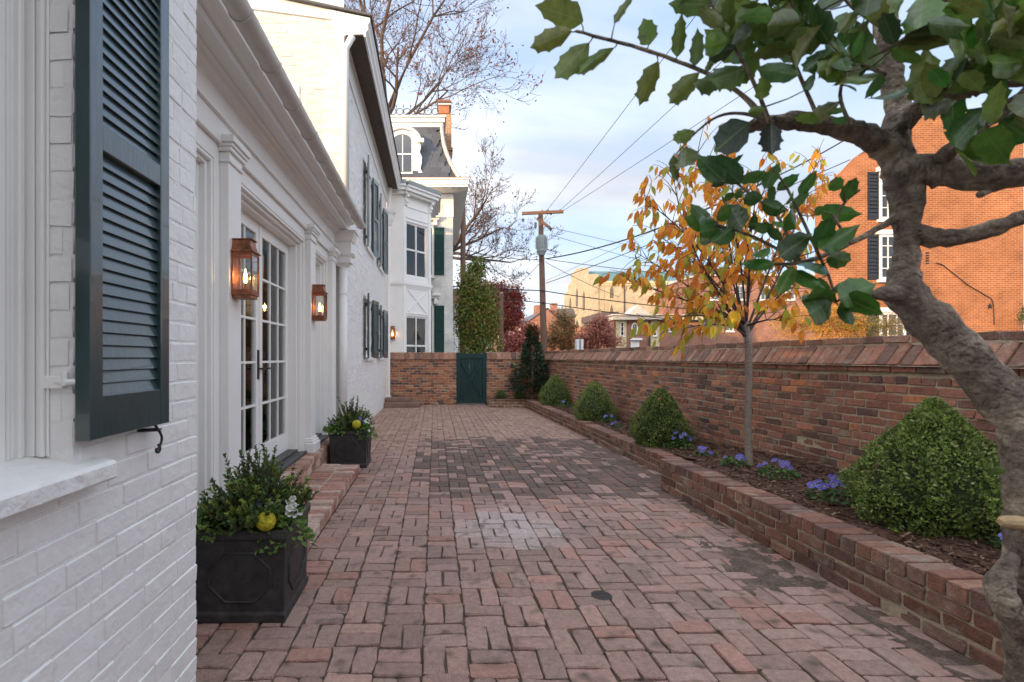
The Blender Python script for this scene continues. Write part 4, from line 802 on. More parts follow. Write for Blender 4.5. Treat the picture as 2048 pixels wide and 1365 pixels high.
# ------------------------------------------------------------------ pansies
def flower_mesh(name, colr, eye):
    V = []; F = []; T = []
    for k, (q, rr_, wd) in enumerate(((90-38, .95, .8), (90+38, .95, .8), (180+5, .9, .75), (-5, .9, .75), (270, 1.0, .95))):
        a = R(q); d = Vector((math.cos(a), math.sin(a), 0)); s = Vector((-d.y, d.x, 0)); z = .06 if k < 2 else .12 if k < 4 else .18; b = len(V)
        pts = [d*.05, d*.35+s*wd*.42, d*.75*rr_+s*wd*.55, d*1.0*rr_+s*.22, d*1.0*rr_-s*.22, d*.75*rr_-s*wd*.55, d*.35-s*wd*.42]
        V += [(p.x, p.y, z+.12*(p.length > .6)) for p in pts]; F.append(tuple(range(b, b+7))); T += [eye]+[tuple(.45*np.array(colr))]+[colr]*4+[tuple(.45*np.array(colr))]
    me = np_mesh(name, V, F, np.array(T)); me.materials.append(M_flower); return me
FV = [flower_mesh('flower', (.19, .17, .62), (.5, .4, .05)), flower_mesh('flower', (.25, .24, .70), (.5, .42, .06)), flower_mesh('flower', (.13, .10, .50), (.45, .35, .04))]
FW = [flower_mesh('flower', (.78, .78, .74), (.6, .5, .1)), flower_mesh('flower', (.70, .72, .68), (.6, .5, .1))]
def pansy(c, rad, h, nl, nf, label, group, flowers=FV, cat='flowers', size=.029, spill=0, bias=None, lcol=None):
    t = thing('pansy_plant', c, label, cat, group); c = np.array(c)
    a = RNG.uniform(0, 2*math.pi, nl); r = rad*np.sqrt(RNG.random(nl)); z = h*(1-(r/rad)**2*.75)*RNG.uniform(.25, 1, nl)
    pos = np.stack([c[0]+r*np.cos(a), c[1]+r*np.sin(a), c[2]+z-spill*(r/rad)**2], 1); nr = unit(np.stack([np.cos(a)*r/rad, np.sin(a)*r/rad, np.full(nl, .8)], 1)+RNG.normal(0, .35, (nl, 3)))
    ax = unit(np.stack([np.cos(a), np.sin(a), RNG.normal(.1, .3, nl)], 1)+RNG.normal(0, .4, (nl, 3)))
    meshobj('foliage', leaf_mesh('foliage', pos, ax, nr, RNG.uniform(.03, .055, nl), RNG.uniform(.022, .034, nl), pick(lcol or [(.08, .17, .05), (.11, .22, .06), (.06, .13, .045), (.15, .25, .075)], nl)), M_leaf, t, kind='stuff')
    rg = random.Random(int(c[0]*1000+c[1]*77))
    for k in range(nf):
        a = rg.uniform(0, 2*math.pi) if bias is None else rg.gauss(bias, .8); r = rad*rg.uniform(.2, .95); zz = h*(1-.5*(r/rad)**2)*rg.uniform(.85, 1.15)+.012-spill*(r/rad)**2
        p = Vector((c[0]+r*math.cos(a), c[1]+r*math.sin(a), c[2]+zz)); nv = (Vector((0, 0, EYE))-p).normalized()*rg.uniform(.3, 1)+Vector((math.cos(a)*.4, math.sin(a)*.4, .7))+Vector((rg.gauss(0, .25), rg.gauss(0, .25), 0))
        o = bpy.data.objects.new('flower', rg.choice(flowers)); COL.objects.link(o); s = size*rg.uniform(.8, 1.2); o.color = (0, 0, 0, 1)
        o.matrix_basis = Matrix.Translation(p) @ nv.to_track_quat('Z', 'Y').to_matrix().to_4x4() @ Matrix.Scale(s, 4); attach(o, t)
    return t
def on_bed(px, py):
    d = 4.0
    for _ in range(40): z = bed_z((px-PX)/FP*d, d); d = (EYE-z)*FP/(py-PY)
    return ((px-PX)/FP*d, d, z-.01)
PZ = [(1130, 815, .13, .13, 4, 'pansy clump between the farthest pair of clipped boxwoods'), (1216, 845, .12, .13, 5, 'tall blue pansy clump hugging the foot of a middle boxwood'), (1234, 855, .09, .08, 3, 'tiny pansy clump beside a taller blue one'),
      (1362, 898, .13, .20, 7, 'tall pansy clump in front of the boxwood with the fallen leaf'), (1412, 913, .12, .09, 5, 'low spreading pansy clump between two bushier ones'), (1472, 930, .12, .10, 5, 'pansy clump right beside the slim tree trunk'),
      (1556, 952, .15, .12, 8, 'wide pansy clump with two flower heads apart, past the slim trunk'), (1668, 1000, .145, .15, 8, 'dense violet pansy clump touching the largest boxwood'), (2036, 1100, .10, .10, 3, 'pale blue pansy clump half behind the holly trunk'), (1090, 796, .10, .07, 3, 'pansy clump at the foot of the magnolia')]
for px, py, r_, h_, nf, lb in PZ: pansy(on_bed(px, py), r_, h_, int(900*r_), nf, lb, 'violet pansies in the flower bed')
# ------------------------------------------------------------------ planting in the planters
def loose_shrub(c, rad, h, nst, label, seed):
    t = thing('boxwood_in_planter', c, label, 'shrub', 'loose boxwoods in the planters'); rg = random.Random(seed); st = MB(); P_, A_, N_, S_, C_ = [], [], [], [], []
    c = Vector(c)
    for k in range(nst):
        a = rg.uniform(0, 2*math.pi); e = math.acos(rg.uniform(-.05, 1)); d0 = Vector((math.sin(e)*math.cos(a), math.sin(e)*math.sin(a), math.cos(e)))
        ln = (h*.98 if e < .5 else (h+rad)*.5)*rg.uniform(.55, 1.05); ln = ln if e < 1.0 else rad*rg.uniform(.85, 1.2)
        pts = [c+Vector((rg.gauss(0, .03), rg.gauss(0, .03), 0))]; d = d0.copy()
        for s in range(7): d = (d+Vector((rg.gauss(0, .1), rg.gauss(0, .1), .10))).normalized(); pts.append(pts[-1]+d*ln/7)
        st.tube(pts, [.004-.0004*i for i in range(8)], 4, caps=False)
        young = rg.random() < .33
        for i in range(1, 8):
            for m_ in range(11 if i > 2 else 9):
                f = rg.random(); p = pts[i-1].lerp(pts[i], f); dv = (pts[i]-pts[i-1]).normalized(); sd = Vector((rg.gauss(0, 1), rg.gauss(0, 1), rg.gauss(0, 1))); sd = (sd-dv*sd.dot(dv)).normalized()
                ax = (dv*.75+sd*.8).normalized(); P_.append(p); A_.append(ax); N_.append((dv-ax*.2+sd*-.5)); S_.append(rg.uniform(.018, .032))
                tipf = (i >= 6)
                C_.append(rg.choice([(.24, .33, .06), (.30, .34, .06), (.20, .28, .06)]) if (tipf and young) else rg.choice([(.075, .13, .042), (.10, .165, .055), (.12, .19, .056), (.065, .105, .042)]) if rg.random() < .93 else (.15, .08, .035))
    st.build('stems', M_dbark, t)
    meshobj('foliage', leaf_mesh('foliage', np.array(P_), np.array(A_), np.array(N_), np.array(S_), np.array(S_)*.55, np.array(C_)), M_leaf, t, kind='stuff')
WGR = [(.13, .24, .05), (.17, .29, .06), (.10, .18, .04), (.21, .31, .08)]
loose_shrub((-1.02, 2.86, .44), .30, .45, 330, 'bushy dark boxwood in the planter near the wall corner', 5)
loose_shrub((-1.10, 6.55, .42), .27, .48, 240, 'upright boxwood in the planter past the brick step', 6)
def ring(pc, s, h, tag_, sd):
    x, y = pc
    pansy((x-.14, y-s*.34, h-.04), .14, .15, 280, 2, 'leafy green pansies along the front rim of the planter '+tag_, 'pansies in the planters', FV, size=.022, lcol=WGR)
    pansy((x+s*.38, y-.12, h-.03), .15, .16, 260, 10, 'white pansies spilling over the side of the planter '+tag_, 'pansies in the planters', FW, size=.022, spill=.10, bias=-.3, lcol=WGR)
    pansy((x+s*.24, y-s*.30, h-.03), .10, .16, 150, 5, 'violet pansies beside the yellow ball in the planter '+tag_, 'pansies in the planters', FV, size=.022, lcol=WGR)
    pansy((x-s*.38, y-.02, h-.04), .15, .15, 220, 2, 'green trailing plants on the house side of the planter '+tag_, 'pansies in the planters', FW, size=.015, lcol=WGR)
ring((-1.03, 2.87), .50, .49, 'by the wall corner', 1); ring((-1.10, 6.55), .49, .47, 'past the steps', 2)
M_osage = mat('hedge_apple', (.50, .44, .02), .7, .35, 45, 4.0, 75)
def ball(c, r, lb):
    bm = bmesh.new(); bmesh.ops.create_icosphere(bm, subdivisions=4, radius=r)
    for v in bm.verts: n_ = v.co.normalized(); v.co += n_*r*.05*mnoise.noise(n_*9)+n_*r*.03*mnoise.noise(n_*22)
    me = bpy.data.meshes.new('hedge_apple'); bm.to_mesh(me); bm.free(); me.polygons.foreach_set('use_smooth', np.ones(len(me.polygons), bool)); o = meshobj('hedge_apple', me, M_osage); o.location = c; tag(o, lb, 'hedge apple', 'yellow hedge apples in the planters')
p = P(532, 1043, 2.625); ball(p, .050, 'knobbly yellow hedge apple in the planter by the wall corner')
p = P(713, 849, 6.285); ball(p, .055, 'knobbly yellow hedge apple in the planter past the steps')
# ------------------------------------------------------------------ slim tree with orange leaves in the bed
def holly_like(): pass
def simple_leaf(name, m):
    ts = np.linspace(0, 1, 7); w = [0, .24, .37, .38, .29, .14, 0]; V = []; F = []
    for i, (t, ww) in enumerate(zip(ts, w)):
        z = -.22*t*t; V += [(t, -ww*.5, z+.10*ww), (t, 0, z), (t, ww*.5, z+.10*ww)]
    for i in range(6): a = i*3; F += [(a, a+3, a+4, a+1), (a+1, a+4, a+5, a+2)]
    me = np_mesh(name, V, F, smooth=True); me.materials.append(m); return np.array(V), F, me
ct = thing('young_cherry_tree', (3.13, 4.98, .3), 'slim young tree with orange and yellow leaves growing in the mulch', 'tree')
rg = random.Random(42)
tb = Vector((3.13, 4.98, .28)); t1 = P(1497, 690, 4.98); t2 = P(1490, 640, 4.98)
pts = [tb, tb+Vector((.0, 0, .02)), tb+(t1-tb)*.35+Vector((-.012, 0, 0)), tb+(t1-tb)*.7, t1, t2]
MB().tube(pts, [.046, .037, .033, .032, .034, .028], 12).build('trunk', mat('cherry_bark', (.24, .19, .15), .75, .3, 30, 1.6, 55, col2=(.12, .09, .075), c2scale=18, c2lo=.55, c2hi=.7, stretch=(1, 1, 4)), ct, smooth=True)
br = MB(); spots = []
def limb(p, tgt, r0, lvl, sag=.0):
    ln = (tgt-p).length; n = max(4, int(ln/.09)); q = [p]; 
    off = Vector((rg.gauss(0, .05), rg.gauss(0, .05), rg.gauss(0, .03)))*ln
    for i in range(1, n+1):
        t = i/n; q.append(p.lerp(tgt, t)+off*math.sin(t*math.pi)+Vector((0, 0, sag*ln*(math.sin(t*math.pi)-t*t*.3))))
    br.tube(q, [max(.0022, r0*(1-.8*i/n)) for i in range(n+1)], 5 if lvl else 7, caps=False)
    for i in range(2, n+1):
        for _k in range(2 if lvl == 0 and i > n*.25 else 0):
            d = (q[i]-q[i-1]).normalized(); a = Vector((rg.gauss(0, 1), rg.gauss(0, 1), rg.gauss(.2, .7))); a = (a-d*a.dot(d)*.4).normalized()
            limb(q[i], q[i]+(d*.8+a*.8).normalized()*rg.uniform(.14, .36), r0*.35, 1, .1)
        if lvl or i > n*.4:
            for _ in range(2 if lvl else 1): spots.append((q[i].copy(), (q[i]-q[i-1]).normalized()))
for tx, ty, dd in ((1290, 395, 4.75), (1262, 560, 4.8), (1345, 330, 5.2), (1395, 300, 4.9), (1460, 290, 5.2), (1520, 330, 4.7), (1590, 420, 5.3), (1600, 560, 5.2), (1300, 640, 4.6), (1270, 500, 5.3), (1420, 430, 5.5), (1560, 640, 4.6), (1390, 500, 4.4), (1350, 660, 5.3), (1480, 400, 4.4), (1640, 310, 5.3), (1310, 460, 5.0), (1440, 640, 4.5), (1530, 520, 5.6)):
    st_ = t1.lerp(t2, rg.random()); limb(st_, P(tx, ty, dd), .012, 0, .06)
br.build('branches', M_dbark, ct, smooth=True)
LV, LF, LM = simple_leaf('leaf', M_cleaf)
lv = []
for p, d in spots:
    if rg.random() < .48: continue
    ax = (Vector((rg.gauss(0, .35), rg.gauss(0, .35), -1.2))+d*.4).normalized(); nv = Vector((rg.gauss(0, .6), -1+rg.gauss(0, .6), rg.gauss(.3, .3))); nv = (nv-ax*nv.dot(ax)).normalized(); sd = nv.cross(ax)
    u_, v_ = proj(p); low = min(1, max(0, (v_-430)/260)); w_ = rg.random()
    colr = rg.choice([(.76, .27, .04), (.80, .33, .045), (.68, .22, .045), (.82, .42, .05)]) if w_ > .20+.36*low else rg.choice([(.46, .45, .07), (.58, .50, .07), (.38, .40, .07)]) if w_ > .10*low else rg.choice([(.88, .55, .04), (.9, .6, .04)])
    if v_ > 600 and rg.random() < .35: colr = rg.choice([(.88, .55, .04), (.85, .46, .04), (.5, .5, .06)])
    s = rg.uniform(.085, .14); off = d*0
    f_ = rg.uniform(.85, 1.15); lv.append((p+Vector((0, 0, -.01)), ax, sd, nv, s, tuple(c*f_ for c in colr)))
lv.sort(key=lambda q: q[0].y); V = []; F = []; T = []; b = 0
for i, (p, ax, sd, nv, s, colr) in enumerate(lv):
    if i < 300:
        o = bpy.data.objects.new('leaf', LM); COL.objects.link(o); o.color = (*colr, 1)
        o.matrix_basis = Matrix(((ax[0]*s, sd[0]*s, nv[0]*s, p[0]), (ax[1]*s, sd[1]*s, nv[1]*s, p[1]), (ax[2]*s, sd[2]*s, nv[2]*s, p[2]), (0, 0, 0, 1))); attach(o, ct)
    else:
        w = (LV[:, :1]*np.array(ax)+LV[:, 1:2]*np.array(sd)+LV[:, 2:]*np.array(nv))*s+np.array(p); V.append(w); F += [tuple(b+k for k in f) for f in LF]; T.append(np.tile(colr, (len(w), 1))); b += len(w)
meshobj('foliage', np_mesh('foliage', np.concatenate(V), F, np.concatenate(T), smooth=True), M_cleaf, ct, kind='stuff')
print('cherry leaves', len(lv))
# ------------------------------------------------------------------ magnolia in the corner
mg = thing('young_magnolia', (2.72, 14.2, .22), 'young magnolia with glossy dark leaves in the corner by the gate', 'tree')
m0 = Vector((2.74, 14.15, .2)); m1 = Vector((2.77, 14.2, 2.25)); MB().tube([m0, m0.lerp(m1, .5)+Vector((.02, 0, 0)), m1], [.03, .022, .008], 8).build('trunk', M_bark, mg, smooth=True); n = 2000
q = RNG.random(n); a = RNG.uniform(0, 2*math.pi, n); rad = np.where(q < .45, .43-.1*np.abs(q-.2), .32-.32*(q-.45)/.55*.75)*np.sqrt(RNG.uniform(.1, 1, n)); rad = np.where((q < .42) & (np.cos(a) < -.4), rad*1.35, rad)
z = .42+q*1.85; pos = np.stack([2.75+rad*np.cos(a), 14.18+np.clip(rad*np.sin(a), -.5, .38), z], 1)
nr = unit(np.stack([np.cos(a)*.5, np.sin(a)*.5-.3, np.full(n, .6)], 1)+RNG.normal(0, .4, (n, 3))); ax = unit(np.stack([np.cos(a), np.sin(a), RNG.normal(.1, .5, n)], 1)+RNG.normal(0, .3, (n, 3)))
rust = (RNG.random(n) < .07+.5*(q > .88))[:, None]
meshobj('foliage', leaf_mesh('foliage', pos, ax, nr, RNG.uniform(.08, .15, n), RNG.uniform(.045, .07, n), np.where(rust, pick([(.22, .08, .025), (.17, .075, .03)], n), pick([(.018, .045, .018), (.03, .07, .028), (.025, .055, .025)], n))), M_gloss, mg, kind='stuff')
# ------------------------------------------------------------------ holly in front, on the right
hl = thing('holly_tree', (1.24, 1.02, .28), 'holly tree with twisted bare grey-brown limbs and spiny dark leaves', 'tree')
WOODPTS = []; PET = MB()
def limbpx(name, pl_, n=12, sub=6, wob=.06, seed=0):
    """pl_: (px, py, depth, radius px)"""
    P3 = [P(a, b, d) for a, b, d, r in pl_]; Rr = [r/FP*d*.9*FP/math.hypot(FP, a-PX) for a, b, d, r in pl_]; out = []; rr = []; k = len(P3); r_ = random.Random(seed)
    for i in range(k-1):
        p0, p1, p2, p3 = P3[max(i-1, 0)], P3[i], P3[i+1], P3[min(i+2, k-1)]
        for s in range(sub):
            t = s/sub; out.append(.5*((2*p1)+(p2-p0)*t+(2*p0-5*p1+4*p2-p3)*t*t+(3*p1-p0-3*p2+p3)*t**3)); rr.append((Rr[i]*(1-t)+Rr[i+1]*t)*(1+r_.gauss(0, wob)))
    out.append(P3[-1]); rr.append(Rr[-1]); WOODPTS.extend(out); mb = MB(); mb.tube(out, rr, n)
    me = mb.mesh(name, smooth=True)
    for v in me.vertices: v.co += Vector((mnoise.noise(v.co*45), mnoise.noise(v.co*45+Vector((9, 0, 0))), mnoise.noise(v.co*45+Vector((0, 9, 0)))))*min(.006, 3*rr[0]*wob)
    return meshobj(name, me, M_bark, hl)
limbpx('trunk', [(2075, 1840, 1.0, 95), (2080, 1500, 1.0, 82), (2062, 1330, 1.0, 66), (2052, 1150, 1.0, 54), (2052, 1000, 1.0, 56), (2050, 880, 1.0, 66), (1985, 775, 1.02, 66), (1890, 672, 1.04, 60), (1812, 590, 1.06, 50), (1813, 530, 1.07, 33), (1812, 455, 1.08, 32), (1812, 385, 1.08, 46), (1795, 325, 1.08, 48), (1780, 262, 1.09, 36)], 18, 7, .05, 1)
limbpx('burl', [(2040, 1270, .985, 20), (2012, 1210, .975, 42), (1998, 1170, .98, 40), (2030, 1110, .99, 16)], 14, 5, .05, 2)
limbpx('branch', [(1790, 350, 1.08, 46), (1880, 340, 1.05, 50), (1980, 350, 1.0, 48), (2120, 335, .96, 52)], 14, 6, .09, 3)
limbpx('branch', [(1800, 450, 1.08, 26), (1870, 476, 1.06, 30), (1950, 468, 1.04, 27), (2030, 440, 1.0, 26), (2130, 415, .96, 28)], 12, 6, .08, 4)
limbpx('branch', [(1780, 300, 1.08, 44), (1730, 272, 1.06, 32), (1660, 252, 1.04, 26), (1590, 242, 1.03, 24), (1520, 250, 1.02, 18), (1478, 262, 1.0, 10)], 12, 6, .05, 5)
limbpx('branch', [(1785, 300, 1.09, 40), (1795, 220, 1.1, 30), (1778, 130, 1.1, 27), (1770, 20, 1.1, 27), (1775, -80, 1.1, 28)], 12, 6, .05, 6)
limbpx('branch', [(1800, 430, 1.08, 18), (1760, 455, 1.08, 9), (1700, 487, 1.06, 8), (1640, 515, 1.05, 7.5), (1590, 527, 1.03, 6), (1530, 530, 1.02, 3)], 8, 6, .05, 7)
limbpx('branch', [(1530, 245, 1.0, 11), (1500, 205, .99, 7), (1440, 160, .97, 5.5), (1360, 125, .96, 5), (1290, 100, .95, 4.5), (1210, 78, .94, 4), (1152, 63, .93, 3)], 8, 6, .04, 8)
limbpx('branch', [(1545, 245, 1.0, 6), (1490, 228, .98, 4.5), (1440, 232, .97, 3.5), (1395, 262, .96, 3), (1360, 300, .96, 2.5)], 6, 6, .03, 9)
limbpx('branch', [(1810, 250, 1.06, 30), (1850, 205, 1.02, 25), (1930, 180, .96, 26), (2080, 150, .92, 28)], 12, 6, .09, 10)
limbpx('branch', [(1880, 320, 1.03, 24), (1930, 275, .98, 22), (1990, 230, .95, 20), (2090, 165, .9, 22)], 12, 6, .08, 11)
limbpx('branch', [(1800, 590, 1.05, 30), (1755, 588, 1.04, 16), (1715, 590, 1.04, 5)], 8, 5, .1, 12)
limbpx('branch', [(1960, 390, 1.0, 12), (2000, 375, 1.0, 9), (2040, 362, .99, 14)], 8, 5, .1, 13)
cs = MB(); p = P(2022, 1046, .96); cs.tube([P(2070, 1054, .99), P(2036, 1046, .95), P(2008, 1044, .945), P(2000, 1045, .945)], [.016, .013, .011, .006], 10); cs.build('pruned_stub', mat('cut_wood', (.55, .38, .20), .8, .15, 30), hl, smooth=False)
TW = [[(1540, 245), (1500, 150), (1440, 45), (1400, -50)], [(1640, 245), (1590, 130), (1545, 30), (1530, -60)], [(1770, 150), (1680, 105), (1600, 40), (1560, -50)], [(1780, 100), (1860, 40), (1920, -40)], [(1840, 225), (1930, 140), (2070, 40)], [(1840, 215), (1990, 120), (2080, 60)], [(1900, 300), (1990, 245), (2090, 210)], [(1770, 60), (1700, 10), (1660, -50)], [(1930, 140), (1990, 60), (2060, -20)], [(1700, 250), (1680, 190), (1700, 120)]]
rg = random.Random(15)
for k, tw_ in enumerate(TW): limbpx('twig', [(a, b, .95-.12*(i/len(tw_)), 6-1.2*i) for i, (a, b) in enumerate(tw_)], 6, 5, .04, 20+k)
for a in ([(1590, 525), (1560, 440), (1490, 380), (1440, 340)], [(1640, 515), (1600, 430), (1570, 370), (1545, 340)], [(1640, 515), (1660, 560), (1672, 605)], [(1600, 525), (1520, 480), (1450, 455), (1400, 445)], [(1672, 440), (1690, 405), (1720, 380)], [(1600, 520), (1560, 480)], [(1700, 487), (1665, 430)]): limbpx('twig', [(x, y, 1.03-.01*i, 4.5-.6*i) for i, (x, y) in enumerate(a)], 6, 5, .04, 50+len(a))
def holly_leaf(name, seed, spiny=1.0, m=None):
    r_ = random.Random(seed); half = [(0, .012), (.05, .07), (.15, .17), (.24, .215+.03*spiny), (.33, .22-.01*spiny), (.45, .235), (.52, .235+.045*spiny), (.60, .21-.01*spiny), (.72, .18), (.79, .165+.05*spiny), (.87, .08), (1.0, .0)]
    V = []; F = []; bend = r_.uniform(.05, .22); cup = r_.uniform(.15, .5)
    for t, w in half:
        z = -bend*t*t; V += [(t, -w, z+w*cup+r_.gauss(0, .008)), (t, -w*.5, z+w*cup*.35), (t, 0, z), (t, w*.5, z+w*cup*.35), (t, w, z+w*cup+r_.gauss(0, .008))]
    for i in range(len(half)-1):
        a = i*5; F += [(a+j, a+5+j, a+6+j, a+1+j) for j in range(4)]
    me = np_mesh(name, V, F, smooth=True); me.materials.append(m or M_hleaf); return me
HM = [holly_leaf('leaf', s, sp) for s, sp in ((1, 1), (2, .8), (3, .6), (4, .2), (5, .1), (6, .0), (7, .35))]
def put_leaf(b, t, d0, d1, roll, colr, k, wid=1.0):
    p, q = P(*b, d0), P(*t, d1); ax = (q-p); ln = ax.length; ax.normalize(); to = (Vector((0, 0, EYE))-p).normalized(); sd = ax.cross(to).normalized(); nv = sd.cross(ax).normalized()*-1 if False else ax.cross(sd).normalized()*-1
    near = min(WOODPTS, key=lambda w_: (w_-p).length_squared)
    if .002 < (near-p).length < .09: PET.tube([near, near.lerp(p, .6)+Z_*-.002, p+ax*ln*.06], [.0017, .0012, .001], 5, caps=False)
    c, s = math.cos(roll), math.sin(roll); s2 = sd*c+nv*s; n2 = nv*c-sd*s
    o = bpy.data.objects.new('leaf', HM[k]); COL.objects.link(o); o.color = (*colr, 1)
    if ax.cross(s2).dot(n2) < 0: n2 = -n2
    o.matrix_basis = Matrix(((ax[0]*ln, s2[0]*ln*wid, n2[0]*ln, p[0]), (ax[1]*ln, s2[1]*ln*wid, n2[1]*ln, p[1]), (ax[2]*ln, s2[2]*ln*wid, n2[2]*ln, p[2]), (0, 0, 0, 1))); attach(o, hl)
under = [(.15, .22, .045), (.13, .20, .04), (.18, .25, .05)]; topc = [(.06, .15, .03), (.075, .18, .035), (.10, .22, .04), (.045, .105, .03)]
def pet(b, t, d):  # short stalk between twig and leaf is part of the leaf's base point
    return b
for (b, t, w) in [((1166, 44), (1074, 8), 1.05), ((1144, 62), (1054, 98), .75), ((1178, 86), (1106, 164), .9), ((1229, 96), (1144, 154), .5), ((1228, 47), (1268, -12), .45), ((1299, 90), (1288, 38), 1.5), ((1317, 123), (1276, 214), .9), ((1398, 145), (1331, 215), .7), ((1444, 152), (1378, 190), .9), ((1355, 114), (1362, 33), .7), ((1390, 132), (1396, 58), .75), ((1411, 145), (1431, 109), .8), ((1472, 165), (1516, 120), 1.1), ((1389, 262), (1341, 284), .9), ((1371, 293), (1371, 348), 1.2), ((1347, 310), (1352, 368), .7)]:
    put_leaf(b, t, .95, .95+rg.uniform(-.03, .03), rg.gauss(0, .25), [c*rg.uniform(.85, 1.15) for c in rg.choice(under)], rg.choice([0, 1, 2]), w)
put_leaf((1499, 245), (1422, 308), .93, .92, .1, (.03, .06, .03), 3, 1.25); put_leaf((1543, 245), (1543, 314), .93, .92, .2, (.035, .045, .04), 0, 1.1)
LC = [(590,330,460,215),(680,340,530,200),(620,270,690,190),(600,345,525,360),(690,340,800,285),(740,340,835,290),(820,370,890,250),(890,380,1000,300),(1010,400,1095,290),(1250,440,1315,315),(1240,370,1170,330),(640,400,605,440),(690,420,660,380),(800,430,690,430),(850,360,860,450),(960,480,1055,395),(930,460,985,395),(930,490,780,455),(500,540,425,480),(560,545,640,465),(550,580,375,545),(580,590,415,620),(640,590,520,690),(690,590,640,480),(740,600,770,520),(810,620,780,540),(920,560,840,570),(985,590,930,490),(1110,690,1180,530),(1130,700,1290,610),(1130,500,1305,520),(1090,520,1140,470),(910,650,830,590),(840,700,750,760),(860,790,700,790),(910,740,1040,640),(1160,760,1300,770),(1170,760,1230,800),(970,810,895,950),(980,830,1120,920),(1130,790,1030,830),(1170,960,1010,950),(1210,940,1300,890),(1230,970,1380,910),(1180,990,1010,1080),(1230,1020,1295,1120),(1250,975,1430,1040),(1190,990,1150,920),(1100,870,1160,900)]
for a, b, c, e in LC:
    s = 2.731; a, b = a-(c-a)*.06, b-(e-b)*.06; c, e = c+(c-a)*.08, e+(e-b)*.08; put_leaf((1230+a/s, 240+b/s), (1230+c/s, 240+e/s), 1.0+rg.uniform(-.03, .03), 1.0+rg.uniform(-.05, .04), rg.gauss(0, .35), [q*rg.uniform(.8, 1.25) for q in rg.choice(topc)], rg.choice([3, 4, 5, 6]), rg.uniform(.85, 1.1))
for tw_ in TW:
    for (a, b), (c, e) in zip(tw_, tw_[1:]):
        n_ = max(2, int(math.hypot(c-a, e-b)/10.5))
        for i in range(n_):
            f = (i+rg.random()*.6)/n_; x, y = a+(c-a)*f, b+(e-b)*f; base = math.atan2(e-b, c-a); ang = base+rg.choice([-1, 1])*rg.uniform(.3, 1.5); ln = rg.uniform(50, 92)
            if y > 170 and x < 1830: ln *= .6
            if y > 150 and rg.random() < .5: continue
            if y < -55 or x > 2085: continue
            d_ = .93-.10*f+rg.uniform(-.04, .04); put_leaf((x, y), (x+ln*math.cos(ang), y+ln*math.sin(ang)), d_, d_+rg.uniform(-.035, .045), rg.gauss(0, .5), [q*rg.uniform(.75, 1.2) for q in (rg.choice(under) if rg.random() < .7 else rg.choice(topc))], rg.choice([0, 1, 2, 3, 4, 6]), rg.uniform(.75, 1.05))
PET_DONE = 1
put_leaf((2012, 945), (1975, 938), .9, .9, .2, (.09, .16, .03), 4, 1.1)


for _k in range(26):
    tw_ = TW[_k % len(TW)]; (a, b) = tw_[-2]; x, y = a+rg.uniform(-60, 60), b+rg.uniform(-50, 40); ang = rg.uniform(0, 6.28); ln = rg.uniform(55, 95); d_ = 1.0+rg.uniform(-.05, .08)
    put_leaf((x, y), (x+ln*math.cos(ang), y+ln*math.sin(ang)), d_, d_+rg.uniform(-.04, .04), rg.gauss(0, .5), [q*rg.uniform(.75, 1.2) for q in rg.choice(topc)], rg.choice([3, 4, 6]), rg.uniform(.8, 1.0))
PET.build('leaf_stalks', mat('leaf_stalk', (.13, .12, .05), .7, .2, 40), hl, smooth=True, kind='stuff')

print('holly leaves', sum(1 for o in hl.children if o.name.startswith('leaf')))
# ------------------------------------------------------------------ house with the slate mansard beyond the bay
M_fgreen = mat('matt_green_paint', (.014, .055, .045), .6, .15, 10, spec=.2)
mh = thing('mansard_house', (-1.5, 18.5, 0), 'cream white brick house with slate mansard roof, arched dormer and brick chimney', 'house')
HY, HX0, HX1, HB = 18.4, -6.0, .66, 26.0
mb = MB(); mb.box(HX0, HX1, HY, HB, 0, 7.5); mb.build('wall', M_wbrick, mh)
mb = MB(); mb.box(HX1-.32, HX1+.02, HY-.03, HY+.3, 6.55, 7.38); mb.box(HX0, HX1+.01, HY-.02, HY-.001, 7.0, 7.38); mb.build('frieze', M_paint, mh)
ev = MB(); ev.box(HX0, HX1+.5, HY-.75, HB+.3, 7.42, 7.50); ev.box(HX0, HX1+.53, HY-.78, HB+.33, 7.50, 7.66); ev.box(HX0, HX1+.57, HY-.82, HB+.37, 7.66, 7.72); ev.build('eave', M_paint, mh)
MB().box(HX0, HX1+.58, HY-.83, HB+.38, 7.72, 7.735).build('eave_flashing', mat('copper_flash', (.22, .10, .06), .6, .3, 10), mh)
# mansard: concave curve from the eave up to the upper cornice
def curve(t): return (.62*(1-t)**1.9, 7.735+2.15*t)                 # (projection outwards, z)
zt = 9.885; MX1, MY = .22, HY-.10
core = MB(); ts = np.linspace(0, 1, 10)
for a, b in zip(ts, ts[1:]):
    (p0, z0), (p1, z1) = curve(a), curve(b)
    core.add([(HX0, MY-p0, z0), (MX1+p0, MY-p0, z0), (MX1+p0, HB-.4+p0, z0), (HX0, HB-.4+p0, z0), (HX0, MY-p1, z1), (MX1+p1, MY-p1, z1), (MX1+p1, HB-.4+p1, z1), (HX0, HB-.4+p1, z1)], [(0, 1, 5, 4), (1, 2, 6, 5), (2, 3, 7, 6), (3, 0, 4, 7)])
core.add([(HX0, MY, zt), (MX1, MY, zt), (MX1, HB-.4, zt), (HX0, HB-.4, zt)], [(0, 1, 2, 3)])
roof = core.build('roof', M_slate, mh, color=(.06, .065, .072))
rg = random.Random(4); rows = 11
